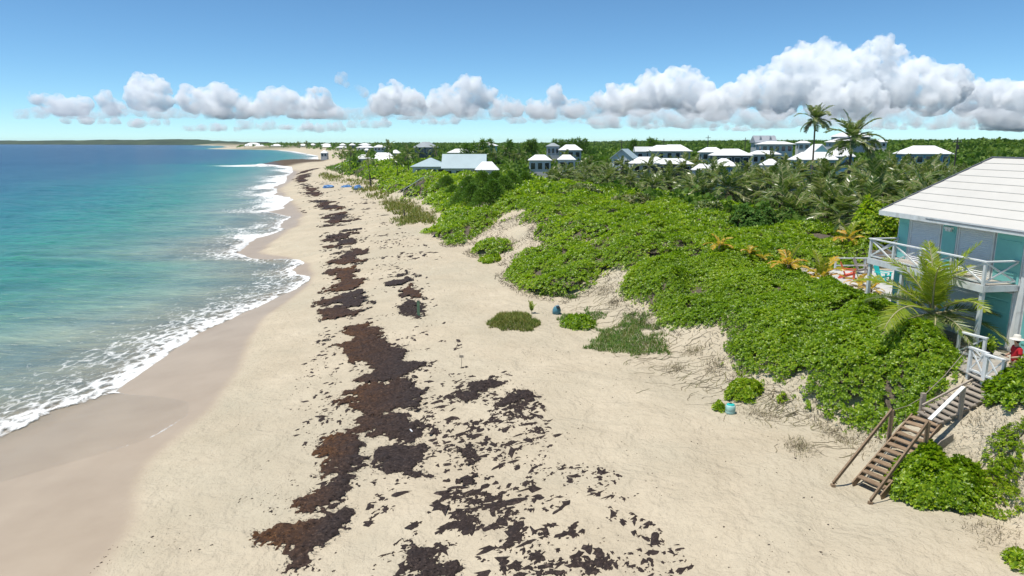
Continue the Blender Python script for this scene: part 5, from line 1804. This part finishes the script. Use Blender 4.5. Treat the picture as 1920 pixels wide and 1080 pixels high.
t = empty('plastic_tub', (c[0], c[1], g1(*c) - .03))
tag(t, 'faded turquoise plastic drum with a brighter lid by the tiny bush', 'tub')
MB().lathe([(.18, 0), (.2, .04), (.205, .12), (.195, .14), (.205, .16), (.205, .34), (.17, .39)], n=18).build('body', TQT, t, True)
MB().lathe([(.165, .385), (.16, .415), (.12, .43)], n=18).build('lid', TQL, t, True)
MB().tube([(-.06, 0, .43), (0, 0, .47), (.06, 0, .43)], .014, 6).build('handle', DARK, t)
c = P(785, 594)
GP = paint('green_post', (0.13, 0.22, 0.14), .8, .2, 4)
t = empty('beach_post', (c[0], c[1], g1(*c)))
tag(t, 'faded green post with a pale cap standing in dark seaweed', 'post')
MB().box(-.085, -.085, -.3, .085, .085, 1.12).build('post', GP, t)
MB().add([(-.1, -.1, 1.122), (.1, -.1, 1.122), (.1, .1, 1.122), (-.1, .1, 1.122), (0, 0, 1.2)], [(0, 1, 4), (1, 2, 4), (2, 3, 4), (3, 0, 4), (3, 2, 1, 0)]).build('cap', SG, t)
c = P(865, 690)
t = empty('thin_stake', (c[0], c[1], g1(*c)))
tag(t, 'thin grey stake with a small plate stuck in the upper beach', 'stake')
MB().tube([(0, 0, -.2), (.03, 0, .62)], .014, 6).build('rod', SG, t)
MB().box(-.09, -.012, .55, .12, .008, .68).build('plate', SG, t)
TARP = paint('blue_tarp', (0.10, 0.24, 0.48), .5, .35, 2, dirt=(.28, .38, .55))
for i, (lab, px, py, w, h) in enumerate([('large crumpled blue bundle nearest the wooden post', 673, 356, 1.0, 1.1), ('flat blue bundle between two others on the far beach', 650, 351, 1.1, .6), ('blue bundle closest to the water on the far beach', 617, 352, 1.2, .75)]):
    c = P(px, py)
    vs, fs = [], []
    m, k = 14, 8
    for a in range(k + 1):
        for b in range(m):
            ph, th_ = math.pi / 2 * a / k, 2 * math.pi * b / m
            rr = (1 + .45 * (float(vnoise(b * .9 + i * 7, a * .9, 900)) - .5) + .25 * rnd.uniform(-1, 1) * .5)
            vs.append((math.cos(th_) * math.cos(ph) * w * rr * 1.2, math.sin(th_) * math.cos(ph) * w * .8 * rr, math.sin(ph) * h * rr - .05))
    for a in range(k):
        for b in range(m):
            fs.append((a * m + b, a * m + (b + 1) % m, (a + 1) * m + (b + 1) % m, (a + 1) * m + b))
    o = MB().add(vs, fs).build('tarp_bundle', TARP)
    o.location = (c[0], c[1], g1(*c))
    tag(o, lab, 'tarp')
for lab, px, py, h in [('dark slim wooden post beside the large blue bundle', 697, 351, 3.0), ('short grey stump post at the edge of the tan grass', 759, 406, 1.0)]:
    c = P(px, py)
    o = MB().tube([(0, 0, -.3), (-.06 * h, 0, h * .6), (-.1 * h, 0, h)], [.12, .10, .08], 7).build('wooden_post', POLE)
    o.location = (c[0], c[1], g1(*c))
    tag(o, lab, 'post')


def far_stairs(lab, pa, pb, wd, n):
    a, b = P(*pa), P(*pb)
    A = Vector((a[0], a[1], g1(*a) + .25)); B = Vector((b[0], b[1], g1(*b) + .9))
    t = empty('beach_stairs', A)
    d = B - A; dh = Vector((d.x, d.y, 0)).normalized(); r_ = Vector((dh.y, -dh.x, 0))
    for i in range(n):
        c = d * ((i + .5) / n)
        MB().bar(c - r_ * wd / 2, c + r_ * wd / 2, .3, .06).build('tread', SG, t)
    for s in (-1, 1):
        MB().bar(r_ * s * wd / 2, d + r_ * s * wd / 2, .08, .3).build('stringer', SG, t)
        MB().bar(r_ * s * wd / 2 + Vector((0, 0, 1.0)), d + r_ * s * wd / 2 + Vector((0, 0, 1.0)), .12, .10).build('handrail', WTRIM, t)
        for f in (0.02, .35, .68, .98):
            c = d * f + r_ * s * wd / 2
            MB().box(c.x - .06, c.y - .06, c.z - .8, c.x + .06, c.y + .06, c.z + .95).build('rail_post', SG, t)
    return tag(t, lab, 'stairs')


far_stairs('pale railed stairs climbing the shrub dune below the pavilion', (757, 368), (795, 352), 1.3, 16)
far_stairs('long pale stairs up the grassy bank to the white beach house', (632, 322), (664, 306), 1.4, 18)
# grey frame on the grass and a small white roof edge over the shrubs
c = P(745, 330, 1.0)
o = hip_roof(2.4, 1.6, 0, .5, .1).build('shade_roof', WHITE_ROOF)
o.location = (c[0], c[1], g1(*c) + .9)
tag(o, 'small white roof just clearing the shrubs past the far stairs', 'roof')
o.location.z = g1(*c) + .5
# white litter on the seaweed
c = P(771, 812)
o = MB().box(-.03, -.14, 0, .03, .14, .02).build('litter_scrap', TRIM)
o.location = (c[0], c[1], g1(*c) + .10)
o.rotation_euler = (0, R(8), R(25))
tag(o, 'white plastic scrap lying on the dark seaweed', 'litter')

# ------------------------------------------------------------------ the person
SKIN = paint('skin', (0.42, 0.26, 0.18), .6, .05, 3)
RED = paint('red_shirt', (0.42, 0.012, 0.02), .8, .12, 6)
KHAKI = paint('khaki_shorts', (0.46, 0.38, 0.27), .85, .08, 6)
HATM = paint('straw_hat', (0.66, 0.62, 0.54), .85, .1, 8)
BLK = paint('black_plastic', (0.012, 0.012, 0.014), .4, .1, 8)


def skin_mesh(name, verts, edges, radii, mat, parent, sub=2, root=0):
    me = bpy.data.meshes.new(name)
    me.from_pydata(verts, edges, [])
    o = link(name, me, parent)
    m = o.modifiers.new('skin', 'SKIN')
    m.use_smooth_shade = True
    for i, r_ in enumerate(radii):
        v = me.skin_vertices[0].data[i]
        v.radius = r_ if isinstance(r_, tuple) else (r_, r_)
        v.use_root = (i == root)
    s = o.modifiers.new('sub', 'SUBSURF'); s.levels = sub; s.render_levels = sub
    me.materials.append(mat)
    return o


pc = (16.95, 22.75)
t = empty('person', (pc[0], pc[1], 5.122), R(-100))       # local -y is forward
tag(t, 'person in red shirt, khaki shorts and pale brimmed hat holding a small black device', 'person')
bv = [(0, 0, .92), (0, .01, 1.12), (0, .015, 1.32), (0, 0, 1.46), (0, -.03, 1.55), (0, -.045, 1.66), (0, -.04, 1.74),
      (.18, .01, 1.40), (.26, 0, 1.16), (.16, -.22, 1.10), (-.18, .01, 1.40), (-.26, 0, 1.16), (-.14, -.24, 1.10),
      (.10, 0, .86), (.11, -.02, .48), (.11, .02, .09), (.11, -.13, .04), (-.10, 0, .86), (-.12, -.02, .48), (-.12, .02, .09), (-.12, -.13, .04)]
be = [(0, 1), (1, 2), (2, 3), (3, 4), (4, 5), (5, 6), (2, 7), (7, 8), (8, 9), (2, 10), (10, 11), (11, 12), (0, 13), (13, 14), (14, 15), (15, 16), (0, 17), (17, 18), (18, 19), (19, 20)]
br = [(.15, .11), (.145, .11), (.15, .11), (.07, .06), .055, (.075, .09), (.07, .08), .06, .045, .032, .06, .045, .032, .085, .06, .045, .04, .085, .06, .045, .04]
body = skin_mesh('body', bv, be, br, SKIN, t)
sv = [(0, 0, .88), (0, .01, 1.12), (0, .015, 1.33), (0, 0, 1.45), (.19, .01, 1.40), (.265, 0, 1.20), (-.19, .01, 1.40), (-.265, 0, 1.20)]
skin_mesh('shirt', sv, [(0, 1), (1, 2), (2, 3), (2, 4), (4, 5), (2, 6), (6, 7)], [(.185, .145), (.175, .14), (.175, .135), (.09, .08), .085, .072, .085, .072], RED, t)
skin_mesh('shorts', [(0, 0, .93), (.105, 0, .80), (.115, -.015, .50), (-.105, 0, .80), (-.125, -.015, .50)], [(0, 1), (1, 2), (0, 3), (3, 4)], [(.165, .135), .115, .10, .115, .10], KHAKI, t)
MB().lathe([(.235, -.03), (.20, -.012), (.12, 0), (.112, .08), (.095, .125), (.03, .14)], c=(0, -.04, 1.735), n=20).build('hat', HATM, t, True)
hair = MB().lathe([(.06, -.12), (.088, -.06), (.092, .0), (.08, .04)], c=(0, -.015, 1.70), n=14).build('hair', BLK, t, True)
for s, hx in ((1, .13), (-1, -.11)):
    hv = [(hx, -.25, 1.10), (hx - s * .01, -.32, 1.11)]
    he, hr = [(0, 1)], [.030, (.038, .016)]
    for k in range(4):
        x = hx - .033 + k * .022
        n0 = len(hv)
        L_ = (.07, .08, .075, .06)[k]
        hv += [(x, -.345, 1.112), (x - s * .012, -.345 - L_ * .55, 1.125), (x - s * .03, -.345 - L_ * .7, 1.155)]
        he += [(1, n0), (n0, n0 + 1), (n0 + 1, n0 + 2)]
        hr += [.010, .009, .008]
    n0 = len(hv)
    hv += [(hx - s * .04, -.30, 1.13), (hx - s * .055, -.34, 1.155)]
    he += [(1, n0), (n0, n0 + 1)]
    hr += [.011, .009]
    skin_mesh('hand', hv, he, hr, SKIN, t, 1)
o = MB().box(-.10, -.43, 1.135, .12, -.33, 1.155).build('handheld_device', BLK)
o.location = t.location
o.rotation_euler = t.rotation_euler
tag(o, 'small black device held level in front of the red shirt', 'device')

bush('sea_grape_tree', 'round leaved bright green sea grape against the dark palms by the deck', 26.5, 51.5, 1.6, 1.6, 3.4, 1100, .30, 'tree', None, SHRUB, 7)
bush('sea_grape_tree', 'dark leafy tree filling the gap between the palms and the house', 31.0, 50.0, 3.0, 2.2, 4.2, 2200, .32, 'tree', None, SCRUB, 7)
bush('silver_shrub', 'grey green shrub at the seaward edge of the palm grove', 21.0, 74.0, 2.6, 2.4, 1.1, 420, .45, 'bush', 'grey green shrubs before the grove', FROND, 7)
bush('silver_shrub', 'grey green shrub at the seaward edge of the palm grove', 14.5, 86.0, 2.8, 2.4, 1.2, 420, .48, 'bush', 'grey green shrubs before the grove', FROND, 7)
bush('silver_shrub', 'grey green shrub at the seaward edge of the palm grove', 10.0, 98.0, 2.8, 2.4, 1.2, 380, .5, 'bush', 'grey green shrubs before the grove', FROND, 7)
bush('yellow_bush', 'rounded olive yellow bush among the green shrubs before the palms', 21.5, 62.0, 2.3, 2.0, 1.9, 900, .26, 'bush', None, GREEN2, 7)
bush('yellow_bush', 'smaller olive bush between the yellow bush and the palms', 25.0, 63.5, 1.5, 1.5, 1.6, 500, .26, 'bush', None, GREEN2, 7)

# ------------------------------------------------------------------ clouds
def cloud_mat(name, dens, lo, hi, scale):
    q = NT(name)
    p = q.pos()
    n1 = q.noise(scale, 5, 0.62, p, 0.0)
    d = q.n('MapRange')
    d.inputs['From Min'].default_value = lo
    d.inputs['From Max'].default_value = hi
    q.l(n1, d.inputs['Value'])
    pv = q.n('VolumePrincipled')
    pv.inputs['Color'].default_value = (0.990, 0.996, 1.0, 1)
    q.l(q.math('MULTIPLY', d.outputs[0], dens), pv.inputs['Density'])
    pv.inputs['Anisotropy'].default_value = 0.0
    q.l(pv.outputs[0], q.o.inputs['Volume'])
    return q.m


CLOUD = cloud_mat('cloud', 1 / 75.0, 0.42, 0.53, 1 / 200.0)
THINC = cloud_mat('thin_cloud', 1 / 90.0, 0.40, 0.66, 1 / 240.0)


def ico(sub):
    import bmesh
    bm = bmesh.new()
    bmesh.ops.create_icosphere(bm, subdivisions=sub, radius=1)
    V = np.array([v.co for v in bm.verts]); Fc = np.array([[v.index for v in f.verts] for f in bm.faces])
    bm.free()
    return V, Fc


ICO = {1: ico(1), 2: ico(2), 3: ico(3)}
PXM = None


def cloud(label, lobes, base, Z, seed, thin=0.0, kids=16, group=None, flat=.55):
    r = np.random.default_rng(seed)
    s = Z / F
    puffs = []
    for (px, py, rr) in lobes:
        c = np.array(at(px, py, Z)); R0 = rr * s * 1.1
        c[1] += r.uniform(-.6, .6) * R0
        puffs.append((c, R0, 0))
        for i in range(kids):
            v = r.normal(0, 1, 3); v[2] = abs(v[2]) * .9 - .15; v[1] = -abs(v[1]) * .8; v /= np.linalg.norm(v)
            R1 = R0 * r.uniform(.22, .48)
            c1 = c + v * R0 * r.uniform(.75, 1.0)
            puffs.append((c1, R1, 1))
            for j in range(4):
                v2 = v + r.normal(0, .75, 3); v2 /= np.linalg.norm(v2)
                R2 = R1 * r.uniform(.25, .5)
                puffs.append((c1 + v2 * R1 * r.uniform(.8, 1.0), R2, 2))
    zb = at(960, base, Z).z
    Vs, Fs, Th, o_ = [], [], [], 0
    for (c, R_, lv) in puffs:
        if c[2] < zb - R_ * .5: continue
        V, Fc = ICO[3 - lv]
        n = V * (1 + .22 * (fbm(V[:, 0] * 1.7 + V[:, 2] * 2.1 + c[0] / R_, V[:, 1] * 1.7 - V[:, 2] * 1.3 + c[2] / R_, seed, 3) - .5)[:, None] * 2)
        W_ = c + n * R_ * np.array([1.08, 1.0, .92])
        low = W_[:, 2] < zb
        W_[low, 2] = zb + (W_[low, 2] - zb) * .15
        Vs.append(W_); Fs.append(Fc + o_); o_ += len(V)
        Th.append(np.full(len(V), min(.95, thin + (0, .0, .25)[lv])))
    o = link('cloud', np_mesh('cloud', np.concatenate(Vs), np.concatenate(Fs), THINC if thin > .3 else CLOUD, smooth=True))
    rm = o.modifiers.new('merge', 'REMESH')
    rm.mode = 'VOXEL'
    rm.voxel_size = s * 2.2
    rm.use_smooth_shade = True
    for k, (sz, st) in enumerate(((22, 7), (7, 4.5))):
        tx = bpy.data.textures.new('billow', 'CLOUDS')
        tx.noise_scale = s * sz
        tx.noise_depth = 3
        dm = o.modifiers.new('billow', 'DISPLACE')
        dm.texture = tx
        dm.texture_coords = 'LOCAL'
        dm.strength = s * st
        dm.mid_level = .5
    return tag(o, label, 'cloud', group)


ZC = 11000
cloud('towering white cumulus cloud over the hillside houses', [(1345, 200, 30), (1380, 186, 28), (1412, 172, 30), (1440, 160, 28), (1466, 140, 28), (1490, 118, 26), (1520, 106, 24), (1548, 98, 20), (1575, 104, 20), (1598, 126, 26), (1622, 112, 22), (1640, 92, 18), (1656, 80, 13), (1672, 112, 24), (1700, 132, 26), (1730, 136, 26), (1752, 150, 24), (1782, 142, 22), (1800, 166, 26), (1500, 160, 40), (1560, 150, 42), (1620, 160, 42), (1680, 170, 40), (1460, 190, 36), (1540, 195, 36), (1740, 185, 36), (1610, 200, 34)], 226, ZC, 1, kids=15)
cloud('white cumulus shoulder joining the towering cloud', [(1130, 198, 20), (1165, 190, 28), (1205, 186, 32), (1245, 172, 34), (1285, 158, 28), (1300, 185, 34), (1340, 200, 26)], 226, ZC + 500, 2)
cloud('grey flat cloud bank behind the towering cloud', [(1810, 190, 30), (1860, 196, 34), (1915, 190, 36), (1960, 198, 36), (1880, 220, 30), (1930, 226, 34)], 244, ZC + 1500, 3, thin=.15)
cloud('peaked white cloud with one tall tower over the grey roofed beach house', [(825, 194, 22), (850, 188, 24), (878, 168, 22), (886, 158, 15), (908, 186, 20), (870, 200, 22)], 219, ZC, 4)
cloud('broad rounded white cloud next to the peaked one', [(715, 198, 22), (740, 188, 26), (770, 196, 24), (790, 204, 16)], 217, ZC, 5)
cloud('low white cloud puff between two peaks', [(945, 200, 18), (965, 206, 16), (930, 208, 12)], 219, ZC, 6)
cloud('slim white cloud tower above casuarinas', [(1008, 206, 18), (1040, 176, 13), (1046, 190, 16), (1075, 206, 18), (1035, 208, 18)], 222, ZC, 7)
cloud('white cloud row over the distant headland', [(492, 204, 18), (518, 192, 24), (545, 190, 20), (582, 196, 22), (606, 188, 18), (600, 206, 22), (560, 208, 20)], 222, ZC, 8)
cloud('long white cloud over the middle of the bay', [(345, 188, 14), (368, 190, 24), (395, 192, 24), (428, 190, 26), (455, 205, 20), (410, 208, 24)], 222, ZC, 9)
cloud('domed white cloud with a grey belly over the sea', [(255, 160, 16), (275, 158, 20), (300, 170, 18), (275, 185, 24), (300, 192, 18)], 208, ZC, 10)
cloud('pale straggling cloud low over the open sea', [(68, 186, 10), (92, 194, 16), (120, 202, 18), (160, 196, 14), (150, 208, 18), (205, 190, 15), (215, 204, 16)], 216, ZC, 11, thin=.1)
cloud('small torn cloud scrap floating above the others', [(636, 150, 9), (644, 144, 8), (650, 158, 6)], 170, ZC, 12, thin=.55, kids=8)
cloud('second torn cloud scrap just below the first', [(670, 168, 9), (682, 176, 8)], 190, ZC, 13, thin=.6, kids=8)
cloud('long soft grey white cloud bank under the middle clouds', [(x, 213 + 5 * math.sin(x * .05), 11 + 5 * math.sin(x * .11) ** 2) for x in range(640, 1120, 17)], 224, ZC - 1200, 20, thin=.4, kids=9)
cloud('flat grey cloud shelf below the towering cumulus', [(x, 224 + 5 * math.sin(x * .04), 13 + 6 * math.sin(x * .09) ** 2) for x in range(1120, 1960, 20)], 240, ZC - 1500, 21, thin=.4, kids=9)
cloud('thin soft cloud bank low over the bay', [(x, 212 + 6 * math.sin(x * .045), 9 + 6 * math.sin(x * .1) ** 2) for x in range(40, 640, 17)], 222, ZC - 1200, 22, thin=.4, kids=9)
for i, (px, py, n) in enumerate([(290, 232, 4), (400, 240, 6), (520, 238, 7), (600, 242, 6), (180, 228, 5), (700, 234, 4), (820, 228, 5), (1120, 228, 5), (1250, 236, 6), (1400, 240, 6), (1700, 238, 6), (1850, 238, 5), (1010, 226, 5)]):
    r = np.random.default_rng(40 + i)
    cloud('faint flat cloud hanging low over the horizon', [(px + (k - n / 2) * 20 + r.uniform(-6, 6), py + r.uniform(-3, 3), r.uniform(6, 11)) for k in range(n)], py + 5, ZC + 3000, 50 + i, thin=.45, kids=9, group='faint clouds low over the horizon')

# ------------------------------------------------------------------ the sea air
q = NT('haze')
pv = q.n('VolumePrincipled')
pv.inputs['Color'].default_value = (0.80, 0.90, 1.0, 1)
pv.inputs['Density'].default_value = 0.000035
pv.inputs['Anisotropy'].default_value = 0.3
q.l(pv.outputs[0], q.o.inputs['Volume'])
q.m.cycles.homogeneous_volume = True
o = MB().box(-7600, -400, -9, 7600, 8200, 40).build('haze', q.m)
tag(o, 'thin sea haze over the whole shore', 'haze', kind='stuff')
